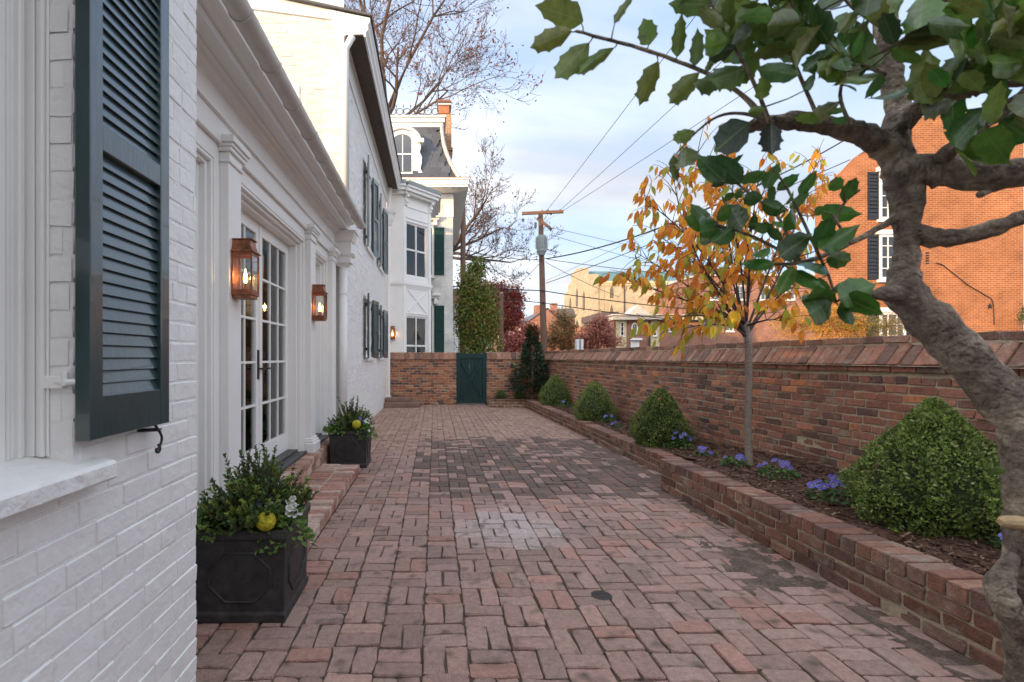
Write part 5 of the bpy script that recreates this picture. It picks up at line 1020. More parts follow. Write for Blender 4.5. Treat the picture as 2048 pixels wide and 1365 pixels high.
for r in range(rows):
    t0, t1_ = r/rows, (r+1)/rows; (p0, z0), (p1, z1) = curve(t0), curve(min(1, t1_+.05)); sc = .27 if 2 <= r < 8 else .33
    up = Vector((0, p0-p1, z1-z0)); hgt = up.length; up.normalize(); x = MX1+p0-.03-(r % 2)*sc/2; nrm_ = Vector((0, -up.z, up.y))
    while x-sc > -2.2:
        hexa = 2 <= r < 8
        pts = [(-sc/2+.006, hgt), (-sc/2+.006, hgt*.35), (-sc*.22, 0), (sc*.22, 0), (sc/2-.006, hgt*.35), (sc/2-.006, hgt)] if hexa else [(-sc/2+.004, hgt), (-sc/2+.004, .0), (sc/2-.004, .0), (sc/2-.004, hgt)]
        if x-sc/2+sc/2 < MX1+p1+.02:
            Mx = basis(X_, up, Vector((x-sc/2, MY-p0-.045, z0))); f = rg.uniform(.8, 1.2)
            MB().prism(pts[::-1], Mx, .012).build('slate', M_slate, roof, color=(.085*f, .092*f, .105*f))
        x -= sc
hip = MB(); pp = [Vector((MX1+curve(t)[0]+.02, MY-curve(t)[0]-.02, curve(t)[1])) for t in np.linspace(0, 1, 12)]; hip.tube(pp, .075, 6); hip.build('hip_roll', M_alu, roof)
uc = MB(); uc.box(HX0, MX1+.07, MY-.07, HB-.33, 9.80, 9.95); uc.box(HX0, MX1+.13, MY-.13, HB-.27, 9.95, 10.12); uc.box(HX0, MX1+.19, MY-.19, HB-.2, 10.12, 10.18); uc.build('upper_cornice', M_paint, mh)
# iron cresting
ic = MB(); x = -2.2
while x < -.05:
    for s in (0, 1): ic.tube([(x+.13+.12*math.cos(q), MY+.05, 10.18+s*.22+.02+.12*math.sin(q)) for q in np.linspace(0, 2*math.pi, 9)], .014, 4, caps=False)
    ic.tube([(x, MY+.05, 10.18), (x, MY+.05, 10.68)], .012, 4); ic.tube([(x-.04, MY+.05, 10.62), (x+.04, MY+.05, 10.62)], .012, 4); x += .26
ic.tube([(-2.2, MY+.05, 10.2), (0, MY+.05, 10.2)], .012, 4); ic.build('roof_cresting', M_iron, mh)
# arched dormer
dmx, dw, dy0 = -1.15, .62, HY-.75
dm = MB(); arc = [(dmx+dw*.96*math.cos(q), 9.05+.42*math.sin(q)) for q in np.linspace(0, math.pi, 13)]; prof = [(dmx+dw*.96, 7.74)]+arc+[(dmx-dw*.96, 7.74)]
dm.add([(x, dy0+.12, z) for x, z in prof]+[(x, HY+.6, z) for x, z in prof], [tuple(range(15))]+[(i, (i+1) % 15, 15+(i+1) % 15, 15+i) for i in range(15)]); dm = dm.build('dormer', M_paint, mh)
MB().box(dmx-.32, dmx+.32, dy0+.105, dy0+.118, 8.0, 9.10).build('pane', M_dglass, dm)
ar2 = [(dmx+.32*math.cos(q), 9.10+.20*math.sin(q)) for q in np.linspace(0, math.pi, 9)]; pn = MB(); pn.add([(x, dy0+.108, z) for x, z in ar2], [tuple(range(9))]); pn.build('pane', M_dglass, dm)
wf = MB()
for a in (-.345, .32): wf.box(dmx+a, dmx+a+.03, dy0+.07, dy0+.104, 7.96, 9.12)
wf.box(dmx-.015, dmx+.015, dy0+.08, dy0+.104, 8.0, 9.28); wf.box(dmx-.32, dmx+.32, dy0+.075, dy0+.1035, 8.58, 8.63); wf.box(dmx-.36, dmx+.36, dy0+.05, dy0+.104, 7.90, 7.96)
wf.tube([(x, dy0+.09, z) for x, z in [(dmx+.335*math.cos(q), 9.11+.215*math.sin(q)) for q in np.linspace(0, math.pi, 11)]], .022, 6); wf.build('window_frame', M_paint, dm)
hd = MB(); ho = [(dmx+(dw*.96+.0)*math.cos(q), 9.10+.46*math.sin(q)) for q in np.linspace(0, math.pi, 15)]; hd.tube([(x, dy0+.10, z) for x, z in ho], .065, 8); hd.box(dmx+dw*.82, dmx+dw*1.22, dy0+.0, dy0+.3, 9.0, 9.14); hd.box(dmx-dw*1.22, dmx-dw*.82, dy0, dy0+.3, 9.0, 9.14); hd.build('dormer_hood', M_paint, dm)
sc_ = MB(); Mx = basis(X_, Z_, Vector((0, dy0+.11, 0)))
sc_.prism([(dmx+dw*.9, 7.76), (dmx+dw*1.12, 7.76), (dmx+dw*1.13, 7.95), (dmx+dw*1.02, 8.1), (dmx+dw*1.09, 8.3), (dmx+dw*1.10, 8.5), (dmx+dw*.98, 8.68), (dmx+dw*1.05, 8.85), (dmx+dw*1.0, 9.0), (dmx+dw*.9, 9.0)][::-1], Mx, .03); sc_.build('scroll', M_paint, dm)
# chimney
cy = 19.6; cxa, cxb = (879-PX)/FP*cy, (903-PX)/FP*cy
cm = MB(); cm.box(cxa, cxb, cy, cy+.8, 7.8, 10.95); cm.box(cxa-.05, cxb+.05, cy-.05, cy+.85, 9.5, 9.62); cm = cm.build('chimney', M_ochim if 'M_ochim' in globals() else brick_tex('chimney_brick', (.36, .19, .09), (.45, .25, .12), (.55, .45, .32), .22, .08, 'XY+Z'), mh)
MB().box(cxa-.03, cxb-.09, cy-.04, cy+.6, 10.95, 11.25).build('chimney_pot', mat('terracotta', (.42, .17, .08), .8, .15, 8), cm); MB().box(cxa-.06, cxb-.02, cy-.1, cy+.7, 11.25, 11.32).build('chimney_cap', M_alu, cm)
mb = MB(); mb.box(cxa-.1, cxb+.0, cy-.12, cy+.7, 11.36, 11.5, top=.75); mb.box(cxa, cxa+.05, cy, cy+.05, 11.32, 11.36); mb.build('chimney_cap', MATS['copper_flash'], cm)
# windows with green shutters on the wall facing the garden
for z0, z1 in ((1.5, 3.28), (4.45, 6.15)):
    xs0, xs1 = (866-PX)/FP*HY, (889-PX)/FP*HY
    w = MB(); w.box(-.75, xs0+.02, HY-.03, HY-.002, z0-.08, z1+.08); w = w.build('window', M_paint, mh); MB().box(-.68, xs0-.04, HY-.04, HY-.031, z0, z1).build('pane', M_dglass, w)
    MB().box(xs0-.40, xs0-.375, HY-.055, HY-.041, z0, z1).build('muntin', M_paint, w)
    MB().box(-.85, xs0+.06, HY-.14, HY-.002, z0-.16, z0-.085).build('sill', M_paint, w)
    hd = MB(); hd.box(-.9, xs0+.28, HY-.22, HY-.002, z1+.34, z1+.44); hd.box(-.9, xs0+.24, HY-.16, HY-.002, z1+.27, z1+.34); hd.box(xs0+.02, xs0+.16, HY-.14, HY-.002, z1+.06, z1+.27); hd.build('window_hood', M_paint, w, bevel=.02)
    shutter(mh, xs1-xs0-.06, z1-z0+.05, basis(X_, Z_, Vector((xs0+.05, HY-.003, z0-.03))), rails=(.5,), slat=.065, slats=False, stile=.05, m=M_fgreen)
# ------------------------------------------------------------------ bare trees
def tubes_np(paths, ns):
    V = []; F = []; b = 0; q = np.arange(ns)*2*math.pi/ns
    for pts, rad in paths:
        pts = np.array(pts); k = len(pts); t = np.gradient(pts, axis=0); t = unit(t); ref = np.where(np.abs(t[:, 2:3]) < .9, np.array([[0, 0, 1.]]), np.array([[1., 0, 0]])); a = unit(np.cross(t, ref)); c = np.cross(t, a)
        w = pts[:, None]+(a[:, None]*np.cos(q)[None, :, None]+c[:, None]*np.sin(q)[None, :, None])*np.array(rad)[:, None, None]; V.append(w.reshape(-1, 3))
        for i in range(k-1):
            for j in range(ns): F.append((b+i*ns+j, b+i*ns+(j+1) % ns, b+(i+1)*ns+(j+1) % ns, b+(i+1)*ns+j))
        b += k*ns
    return np.concatenate(V), F
def bare_tree(base, h0, trunk_r, limbs, seed, label, leafcol, nleaf, depth=4, name='bare_tree', minr=.012, spread=1.0):
    rg = random.Random(seed); t = thing(name, base, label, 'tree', 'bare autumn trees behind the houses'); big = []; fine = []; tips = []
    base = Vector(base); topv = base+Vector((0, 0, h0)); big.append(([base, base.lerp(topv, .5)+Vector((.1, 0, 0)), topv], [trunk_r*1.15, trunk_r, trunk_r*.8]))
    def grow(p, d, ln, r, lv):
        n = 6; pts = [p]; dirs = d.copy()
        for i in range(n): dirs = (dirs+Vector((rg.gauss(0, .13), rg.gauss(0, .13), rg.gauss(.035, .10)))).normalized(); pts.append(pts[-1]+dirs*ln/n)
        (big if lv < 2 else fine).append((pts, [max(minr*.45, r*(1-.62*i/n)) for i in range(n+1)]))
        if lv >= depth: tips.append(pts[-1]); return
        kids = (5 if lv == 0 else 5 if lv == 1 else 4)
        for k in range(kids):
            i = rg.randint(2, n); a = Vector((rg.gauss(0, 1), rg.gauss(0, 1), rg.gauss(.1, .7))); dd = (pts[i]-pts[i-1]).normalized(); a = (a-dd*a.dot(dd)).normalized()
            grow(pts[i], (dd*.85+a*rg.uniform(.45, .95)*spread).normalized(), ln*rg.uniform(.40, .66), max(minr, r*(1-.62*i/n)*.62), lv+1)
        if lv >= 2: tips.append(pts[3]); tips.append(pts[-1])
    for tgt, r in limbs: d = Vector(tgt)-topv; grow(topv+Vector((0, 0, -.3*rg.random()*h0*.2)), d.normalized(), d.length, r, 0)
    V, F = tubes_np(big, 6); meshobj('trunk', np_mesh('trunk', V, F, smooth=True), M_tbark, t); V, F = tubes_np(fine, 3); meshobj('twigs', np_mesh('twigs', V, F), M_tbark, t, kind='stuff')
    tips_ = np.array([tuple(q) for q in tips]); i = RNG.integers(0, len(tips_), nleaf); pos = tips_[i]+RNG.normal(0, .22, (nleaf, 3))
    meshobj('last_leaves', leaf_mesh('last_leaves', pos, RNG.normal(0, 1, (nleaf, 3)), RNG.normal(0, 1, (nleaf, 3)), RNG.uniform(.10, .2, nleaf), RNG.uniform(.06, .12, nleaf), pick(leafcol, nleaf)), M_leaf, t, kind='stuff')
    print(label, len(big), len(fine), len(tips))
M_tbark = mat('tree_bark_far', (.105, .072, .055), .9, .3, 4)
bd = 29.0
bare_tree((P(760, 700, bd).x, bd, 0), P(0, 240, bd).z, .34, [(P(870, 120, bd-2), .15), (P(800, -80, bd), .17), (P(745, -120, bd), .16), (P(690, 20, bd+1), .14), (P(900, 230, bd-2), .11), (P(830, 30, bd+2), .14), (P(940, 270, bd-3), .10)], 5, 'tall bare tree with few reddish leaves rising behind the slate roof', [(.20, .07, .04), (.14, .06, .04), (.24, .10, .05)], 2200)
bd = 33.0
bare_tree((P(896, 700, bd).x, bd, 0), P(0, 500, bd).z, .3, [(P(985, 410, bd-2), .14), (P(1015, 450, bd), .13), (P(920, 410, bd), .14), (P(990, 530, bd-2), .12), (P(950, 440, bd+2), .12), (P(1000, 490, bd-3), .12)], 8, 'wide bare tree spreading right of the cream house corner', [(.18, .06, .04), (.12, .06, .045)], 900, spread=.9)
# ------------------------------------------------------------------ leafy trees and shrubs beyond the wall
def leafy(name, label, base, blobs, nleaf, leaf, cols, trunk_r, cat='tree', group=None, clump=.30, p=None, m=None):
    """blobs: (x, y, z, rx, ry, rz): clumps of leaves spread through each ellipsoid"""
    t = thing(name, base, label, cat, group); b = Vector(base); vol = np.array([q[3]*q[5] for q in blobs]); cnt = RNG.multinomial(nleaf//14, vol/vol.sum()); PP = []; CC = []; st = MB()
    for q, c in zip(blobs, cnt):
        if c == 0: continue
        d = unit(RNG.normal(0, 1, (c, 3)))*RNG.random((c, 1))**.45; cc = np.array(q[:3])+d*np.array(q[3:]); PP.append(cc)
        bc = Vector(q[:3]); st.tube([b, b.lerp(bc, .45)+Vector((0, 0, .15*(bc-b).length)), bc], [trunk_r*.6, trunk_r*.35, trunk_r*.1], 5, caps=False)
        for k in range(min(c, 14)): st.tube([bc, Vector(cc[k])], [trunk_r*.14, trunk_r*.04], 4, caps=False)
    PP = np.concatenate(PP); n = len(PP)*14; ctr = np.repeat(PP, 14, 0); r = clump*np.repeat(RNG.uniform(.5, 1.2, len(PP)), 14)[:, None]; off = RNG.normal(0, .5, (n, 3))*r; pos = ctr+off
    nr = unit(off+np.array([0, -.2, .5])*r+RNG.normal(0, .2, (n, 3))*r); base_c = np.repeat(pick(cols, len(PP), .22, p), 14, 0)*RNG.uniform(.8, 1.2, (n, 1))
    meshobj('crown', leaf_mesh('crown', pos, RNG.normal(0, 1, (n, 3))+np.array([0, 0, -.3]), nr, leaf*RNG.uniform(.6, 1.3, n), leaf*.62, base_c), m or M_leaf, t, kind='stuff')
    st.build('trunk', M_dbark, t, smooth=True); return t
def bl(px, py, d, rx, rz, ry=None): p = P(px, py, d); return (p.x, p.y, p.z, rx/FP*d, (ry or rx)/FP*d, rz/FP*d)
d = 19.5; leafy('evergreen_tree', 'green columnar evergreen tree behind the garden gate', (P(950, 0, d).x, d, 0), [bl(950, 640, d, 36, 50), bl(975, 650, d, 26, 48), bl(940, 570, d, 28, 45), bl(960, 600, d, 34, 40), bl(930, 630, d, 22, 60), bl(955, 540, d, 20, 24), bl(958, 690, d, 42, 40), bl(960, 780, d, 42, 60)], 22000, .10, [(.13, .19, .04), (.17, .23, .05), (.22, .27, .055), (.09, .14, .035), (.30, .27, .05), (.28, .17, .05)], .12, clump=.24)
d = 31; leafy('red_maple', 'dark red leaved tree between the evergreen and the utility pole', (P(1005, 0, d).x, d, 0), [bl(998, 590, d, 22, 26), bl(1015, 620, d, 32, 28), bl(1000, 645, d, 30, 30), bl(1028, 590, d, 20, 18), bl(975, 600, d, 20, 34), bl(1020, 640, d, 22, 20)], 11000, .17, [(.34, .07, .065), (.42, .10, .08), (.26, .055, .055), (.38, .16, .08)], .2, clump=.42)
d = 30; leafy('pink_shrub', 'pinkish red leaved bush left of the utility pole', (P(1045, 0, d).x, d, 0), [bl(1040, 685, d, 34, 28), bl(1060, 668, d, 22, 26), bl(1022, 690, d, 18, 20), bl(1045, 740, d, 36, 30)], 7000, .14, [(.50, .15, .13), (.43, .125, .115), (.54, .22, .17)], .1, 'shrub', clump=.36)
d = 34; leafy('bronze_dogwood', 'bronze and green leaved small tree right of the utility pole', (P(1122, 0, d).x, d, 0), [bl(1122, 665, d, 32, 30), bl(1130, 640, d, 20, 22), bl(1105, 685, d, 26, 22), bl(1140, 688, d, 24, 20), bl(1122, 740, d, 34, 40)], 7000, .15, [(.36, .17, .075), (.25, .19, .065), (.45, .20, .09), (.20, .17, .06)], .1, 'tree', 'small autumn trees before the pale church', clump=.36)
d = 33; leafy('rosy_dogwood', 'rosy brown leaved small tree in front of the pale church', (P(1195, 0, d).x, d, 0), [bl(1195, 668, d, 34, 26), bl(1200, 645, d, 18, 18), bl(1175, 685, d, 26, 18), bl(1218, 685, d, 26, 16), bl(1195, 740, d, 36, 36)], 7500, .15, [(.46, .18, .12), (.38, .14, .10), (.52, .24, .155), (.30, .12, .085)], .1, 'tree', 'small autumn trees before the pale church', clump=.36)
d = 14.5
leafy('golden_shrub', 'golden orange shrub in sunlight behind the garden wall', (P(1630, 0, d).x, d, 0), [bl(1600, 650, d, 50, 30), bl(1650, 640, d, 50, 38), bl(1690, 655, d, 40, 26), bl(1630, 720, d, 80, 50)], 12000, .045, [(.55, .26, .03), (.60, .34, .04), (.45, .20, .04), (.28, .26, .04)], .05, 'shrub', 'autumn shrubs before the orange brick building', clump=.16)
leafy('olive_shrub', 'olive green and rust shrub under the orange brick building windows', (P(1750, 0, d).x, d, 0), [bl(1730, 655, d, 44, 24), bl(1775, 652, d, 38, 24), bl(1700, 640, d, 34, 24), bl(1750, 720, d, 70, 50)], 9000, .045, [(.22, .22, .06), (.30, .20, .07), (.16, .18, .05), (.40, .22, .06)], .05, 'shrub', 'autumn shrubs before the orange brick building', clump=.16)
leafy('green_vine', 'green leaves at the corner of the orange brick building', (P(2062, 0, 17.6).x, 17.4, 0), [bl(2056, 630, 17.4, 14, 24), bl(2062, 720, 17.4, 18, 60)], 2400, .07, [(.05, .10, .03), (.08, .14, .04)], .05, 'shrub', clump=.16)
# ------------------------------------------------------------------ utility poles and lines
up = thing('utility_pole', (P(1086, 0, 28).x, 28, 0), 'brown wooden utility pole with crossarms and grey transformer', 'utility pole')
d = 28.0; bx = P(1087, 0, d).x; tx = P(1081, 425, d)
MB().tube([(bx, d, 0), (P(1088, 700, d).x, d, P(0, 700, d).z), tx], [.20, .185, .13], 12).build('pole', M_wood, up, smooth=True)
def bar(a, b, w, name, m): 
    a, b = Vector(a), Vector(b); u = (b-a).normalized(); Mx = basis(u, Z_.cross(u).normalized() if abs(u.z) < .9 else X_, a); mb = MB(); mb.box(0, (b-a).length, -w/2, w/2, -w/2, w/2, Mx); return mb.build(name, m, up)
bar(P(1041, 433, 28.3)-Y_*.55, P(1124, 427, 27.3)-Y_*.3, .15, 'crossarm', M_wood); bar(P(1071, 443, 28.7)-Y_*.6, P(1101, 461, 27.6)-Y_*.2, .13, 'crossarm', M_wood)
bar(P(1069, 434, 27.7), P(1079, 446, 27.8), .03, 'arm_brace', M_grey); bar(P(1093, 432, 27.5), P(1085, 444, 27.8), .03, 'arm_brace', M_grey)
trf = MB(); tp = P(1083, 0, d-.55); trf.lathe([(.17, P(0, 511, d-.55).z), (.20, P(0, 508, d-.55).z), (.27, P(0, 503, d-.55).z), (.27, P(0, 478, d-.55).z), (.24, P(0, 474, d-.55).z), (.24, P(0, 472, d-.55).z), (.1, P(0, 470, d-.55).z)], (tp.x, tp.y, 0), 16); trf = trf.build('transformer', M_grey, up)
for k in range(10): q = 2*math.pi*k/10; MB().box(-.02, .02, .27, .32, P(0, 502, d).z, P(0, 480, d).z, Matrix.Translation((tp.x, tp.y, 0)) @ Matrix.Rotation(q, 4, 'Z')).build('cooling_fin', M_grey, trf)
for px, py in ((1046, 440), (1084, 423), (1095, 422), (1102, 426), (1120, 422), (1071, 448), (1071, 453), (1098, 454)): ins = P(px, py, 27.5); MB().lathe([(.03, -.12), (.09, -.06), (.05, -.02), (.09, .02), (.03, .1)], ins, 8).build('insulator', M_grey, up)
for px, dd, ty, rr_, lb in ((926, 24.5, 410, .15, 'plain wooden pole rising behind the cream house corner'), (1003, 27, 588, .13, 'short reddish wooden post behind the gate')):
    b = P(px, 0, dd); pz = P(px, ty, dd).z; t = thing('wooden_pole', (b.x, dd, 0), lb, 'utility pole'); MB().tube([(b.x, dd, 0), (b.x, dd, pz*.5), (b.x, dd, pz)], [rr_, rr_*.95, rr_*.8], 10).build('pole', M_wood, t, smooth=True); MB().lathe([(rr_*.8, 0), (rr_*.85, .02), (rr_*.5, .08)], (b.x, dd, pz), 10).build('cap', M_grey, t)
def wire(a, b, r, sag, label, n=24):
    a, b = Vector(a), Vector(b); pts = [a.lerp(b, i/n)-Z_*sag*4*(i/n)*(1-i/n) for i in range(n+1)]; o = MB().tube(pts, r, 4, caps=False).build('power_line', M_black, None); tag(o, label, 'cable', 'overhead lines at the utility pole')
wire(P(1095, 420, 27.5), P(1460, -60, 12), .010, .05, 'thin line running up from the crossarm middle over the garden'); wire(P(1120, 421, 27.3), P(1640, -60, 12), .010, .05, 'thin line running up from the crossarm end, upper one'); wire(P(1123, 424, 27.3), P(1800, -20, 12), .010, .05, 'thin line running up from the crossarm end, lower one')
wire(P(1092, 518, 27.8), P(1560, 350, 18), .035, .45, 'thick twisted cable rising right from below the transformer'); wire(P(1560, 350, 18), P(1720, 262, 17), .03, .05, 'thick cable continuing towards the orange brick building')
wire(P(1092, 567, 27.8), P(1700, 320, 20), .02, .15, 'lower plain cable rising right from the pole')
wire(P(700, 555, 30), P(1086, 582, 27.8), .032, .1, 'upper black cable reaching the pole from the left'); wire(P(1086, 582, 27.8), P(1420, 622, 27), .032, .1, 'upper black cable leaving the pole to the right'); wire(P(700, 560, 30), P(1086, 606, 27.8), .03, .1, 'lower black cable reaching the pole from the left'); wire(P(1086, 606, 27.8), P(1420, 645, 27), .03, .1, 'lower black cable leaving the pole to the right')
wire(P(1095, 519, 27.8), P(1400, 552, 30), .02, .1, 'cable falling gently right from below the transformer'); wire(P(1105, 456, 27.6), P(1400, 520, 34), .012, .05, 'upper thin line falling right from the lower crossarm'); wire(P(1100, 470, 27.6), P(1400, 552, 34), .012, .05, 'lower thin line falling right from beside the transformer'); wire(P(1090, 524, 27.8), P(1240, 595, 30), .015, .1, 'thin line falling steeply right to the pale church')
wire(P(930, 500, 26), P(1084, 520, 27.8), .02, .15, 'cable from the bare tree side to the transformer foot'); wire(P(1083, 524, 27.8), P(980, 625, 40), .015, .05, 'thin line falling left from below the transformer')
wire(P(1092, 562, 27.8), P(1420, 408, 22), .009, .02, 'hair-thin line crossing the church skyward')
# white box on a post
wb = thing('white_cabinet', (P(1160, 0, 24).x, 24, 0), 'white box with a dark vertical stripe standing just past the wall', 'cabinet'); a, b = P(1153, 697, 24), P(1167, 679, 24)
MB().box(a.x, b.x, 24, 24.3, .9, b.z).build('box', mat('white_metal', (.75, .75, .72), .5, .04), wb, bevel=.01); MB().box((a.x+b.x)/2-.045, (a.x+b.x)/2+.05, 23.985, 23.999, 1.2, b.z-.02).build('stripe', M_grey, wb); MB().tube([((a.x+b.x)/2, 24.15, 0), ((a.x+b.x)/2, 24.15, .9)], .05, 8).build('post', M_grey, wb)
# ------------------------------------------------------------------ far buildings
def add_window(parent, M, w, h, fr=.05, cols=2, rows=2, gl=None, frame_m=None):
    f = MB()
    for a, b, c, e in ((0, fr, 0, h), (w-fr, w, 0, h), (fr, w-fr, 0, fr), (fr, w-fr, h-fr, h)): f.box(a, b, c, e, .005, .05, M)
    for k in range(1, cols): f.box(w*k/cols-.015, w*k/cols+.015, fr, h-fr, .012, .035, M)
    for k in range(1, rows): f.box(fr, w-fr, h*k/rows-.015, h*k/rows+.015, .012, .036, M)
    f = f.build('window', frame_m or M_paint, parent); MB().box(fr, w-fr, fr, h-fr, .004, .010, M).build('pane', gl or M_dglass, f); MB().box(-.08, w+.08, -.1, -.002, .003, .12, M).build('sill', M_paint, f); return f
# orange brick building on the right, lit by the low sun
ob = thing('orange_brick_building', (P(1830, 0, 18).x, 18, 0), 'orange brick building with curved gable, white windows and black shutters in sunlight', 'building')
d = 18.0; x0, x1 = P(1630, 0, d).x, P(2047, 0, d).x
prof = [(x0, 0), (x1, 0), (x1, P(0, 205, d).z), (P(1840, 0, d).x, P(0, 235, d).z), (P(1760, 0, d).x, P(0, 280, d).z), (P(1705, 0, d).x, P(0, 318, d).z), (P(1680, 0, d).x, P(0, 345, d).z), (P(1660, 0, d).x, P(0, 364, d).z), (x0, P(0, 374, d).z)]
mb = MB(); n_ = len(prof); mb.add([(x, d, z) for x, z in prof]+[(x+10.8, d+12, z) for x, z in prof], [tuple(range(n_)), tuple(range(n_, 2*n_))[::-1]]+[(i, (i+1) % n_, n_+(i+1) % n_, n_+i) for i in range(n_)]); mb.build('wall', M_obrick, ob)   # the flank runs away from the street
M_bshut = mat('black_shutter', (.015, .017, .022), .45, .15)
for py0, py1 in ((300, 398), (470, 560), (625, 720)):
    wx0 = P(1757, 0, d).x; z1, z0 = P(0, py0+ (70 if py0 == 300 else 0), d).z, P(0, py1 + (40 if py0 == 300 else 0), d).z
    if py0 == 300: z1, z0 = P(0, 345, d).z, P(0, 440, d).z
    w = add_window(ob, basis(X_, Z_, Vector((wx0, d-.001, z0))), .95, z1-z0, .09, 3, 4); MB().box(wx0-.1, wx0+1.05, d-.1, d-.001, z1+.002, z1+.16).build('lintel', M_paint, w)
    for sx in (wx0-.40, wx0+1.0): shutter(ob, .38, z1-z0, basis(X_, Z_, Vector((sx, d-.003, z0))), rails=(.5,), slat=.12, slats=False, m=M_bshut, stile=.05)
stc = P(1979, 613, d); sp_ = [(math.cos(R(90+36*k))*(.11 if k % 2 == 0 else .045), math.sin(R(90+36*k))*(.11 if k % 2 == 0 else .045)) for k in range(10)]
MB().prism(sp_, basis(X_, Z_, Vector((stc.x, d-.003, stc.z))), .03).build('iron_star', M_iron, ob)
MB().tube([P(1872, 526, d-.03), P(1885, 530, d-.03), P(1935, 570, d-.03), P(1983, 598, d-.03), P(1987, 610, d-.03), P(1989, 650, d-.03)], .016, 5).build('wall_cable', M_iron, ob)
num = MB()
for k in range(5): num.box(P(1851, 0, d).x, P(1857, 0, d).x, d-.02, d-.002, P(0, 508+k*5.2, d).z, P(0, 505+k*5.2, d).z)
num.build('meter_bracket', M_iron, ob)
# brick building with the oval window
bb = thing('brick_hall', (P(1380, 0, 45).x, 45, 0), 'red brick hall with cream panels, oval window and small pediment', 'building'); d = 45.0
X = lambda px: P(px, 0, d).x
Zp = lambda py: P(0, py, d).z
MB().box(X(1228), X(1600), d, d+14, 0, Zp(641)).build('wall', M_rbrick, bb)
mb = MB(); mb.box(X(1232), X(1252), d-.12, d-.001, 0, Zp(641)); mb.build('cream_panel', M_creamst, bb); MB().box(X(1300), X(1318), d-.12, d-.001, 0, Zp(641)).build('cream_panel', M_creamst, bb)
mb = MB(); mb.box(X(1222), X(1420), d-.7, d+1, Zp(641), Zp(633)); mb.box(X(1222)-.2, X(1420)+.2, d-.9, d+1, Zp(633), Zp(630)); mb.build('cornice', M_stone, bb)
mb = MB(); mb.prism([(X(1252), Zp(630)), (X(1295), Zp(630)), (X(1272), Zp(611))], basis(X_, Z_, Vector((0, d+1.0, 0))), 1.6); mb.build('pediment', M_stone, bb); MB().box(X(1228), X(1262), d+3, d+10, Zp(633), Zp(618)).build('roof', M_slate, bb, color=(.12, .10, .09))
w = MB(); c = Vector((X(1269), d-.02, Zp(658))); ov = [(c.x+.24*math.cos(q), c.z+.50*math.sin(q)) for q in np.linspace(0, 2*math.pi, 21)[:-1]]; w.tube([(x, d-.06, z) for x, z in ov+ov[:2]], .07, 6, caps=False); w = w.build('oval_window', M_paint, bb); pn = MB(); pn.add([(x, d-.04, z) for x, z in ov], [tuple(range(20))]); pn.build('pane', M_dglass, w)
mb = MB(); mb.box(c.x-.02, c.x+.02, d-.07, d-.045, c.z-.48, c.z+.48); mb.box(c.x-.23, c.x+.23, d-.071, d-.046, c.z-.02, c.z+.02); mb.build('muntin', M_paint, w)
for px in (1240, 1305): add_window(bb, basis(X_, Z_, Vector((X(px), d-.122, Zp(672)))), .30, 1.2, .05, 1, 3)
for px in (1337, 1400, 1450): add_window(bb, basis(X_, Z_, Vector((X(px), d-.002, Zp(663)))), .75, 1.15, .08, 2, 2)
mb = MB(); mb.box(X(1259), X(1280), d-.5, d-.001, Zp(681), Zp(677)); mb.build('door_hood', M_paint, bb); MB().box(X(1261), X(1278), d-.08, d-.002, 0, Zp(682)).build('door', M_paint, bb); MB().tube([(X(1298), d-.15, 0), (X(1298), d-.15, Zp(641))], .08, 8).build('downspout', M_dbark, bb)
bb2 = thing('brick_block', (P(1480, 0, 52).x, 52, 0), 'taller red brick block rising behind the orange-leaved young tree', 'building'); d = 52.0; MB().box(X(1395), X(1640), d, d+10, 0, Zp(553)).build('wall', M_rbrick, bb2); MB().box(X(1395)-.2, X(1640), d-.3, d+10, Zp(553), Zp(548)).build('parapet', M_stone, bb2)
for px in (1420, 1470, 1520, 1570): add_window(bb2, basis(X_, Z_, Vector((X(px), d-.002, Zp(600)))), 1.0, 1.5, .1, 2, 2)
# pale church with stepped gable
chh = thing('pale_church', (24, 72, 0), 'pale yellow stucco church with stepped gable, lancet windows and green roof', 'church'); d = 70.0
cx0, cx1 = X(1196), X(1330); zt_ = Zp(563)
MB().box(cx0, cx1+8, d, d+15, 0, zt_).build('wall', M_cbrick, chh)
mb = MB(); Mx = basis(-Y_, Z_, Vector((cx0, 0, 0)))                              # facade facing -X
st_ = [(-(d+15.2), 0), (-(d-.2), 0), (-(d-.2), Zp(552)+.2), (-(d+2.2), Zp(550)+.4), (-(d+2.2), 13.1), (-(d+4.2), 13.6), (-(d+4.2), 14.7), (-(d+7.5), 15.2), (-(d+10.8), 14.7), (-(d+10.8), 13.6), (-(d+12.8), 13.1), (-(d+12.8), 12.4), (-(d+15.2), 12.0)]
mb.prism(st_, Mx, .8); mb.build('gable_facade', M_cbrick, chh)
mb = MB(); mb.add([(cx0, d+.2, zt_), (cx1+8, d+.2, zt_), (cx1+8, d+6, zt_+2.4), (cx0, d+6, zt_+2.4), (cx0, d+15, zt_), (cx1+8, d+15, zt_)], [(0, 1, 2, 3), (3, 2, 5, 4), (0, 3, 4), (1, 5, 2)]); roofc = mb.build('roof', M_teal, chh)
for x in np.arange(cx0+.3, cx1+2, .5): MB().tube([(x, d+.25, zt_+.03), (x, d+6, zt_+2.43)], .04, 4).build('roof_seam', M_teal, roofc)
mb = MB(); mb.box(cx0+.4, cx1+8.2, d-.25, d+.3, zt_-.35, zt_); mb.box(cx0+.4, cx1+8.1, d-.12, d-.001, zt_-.6, zt_-.35); mb.build('cornice', M_creamst, chh)
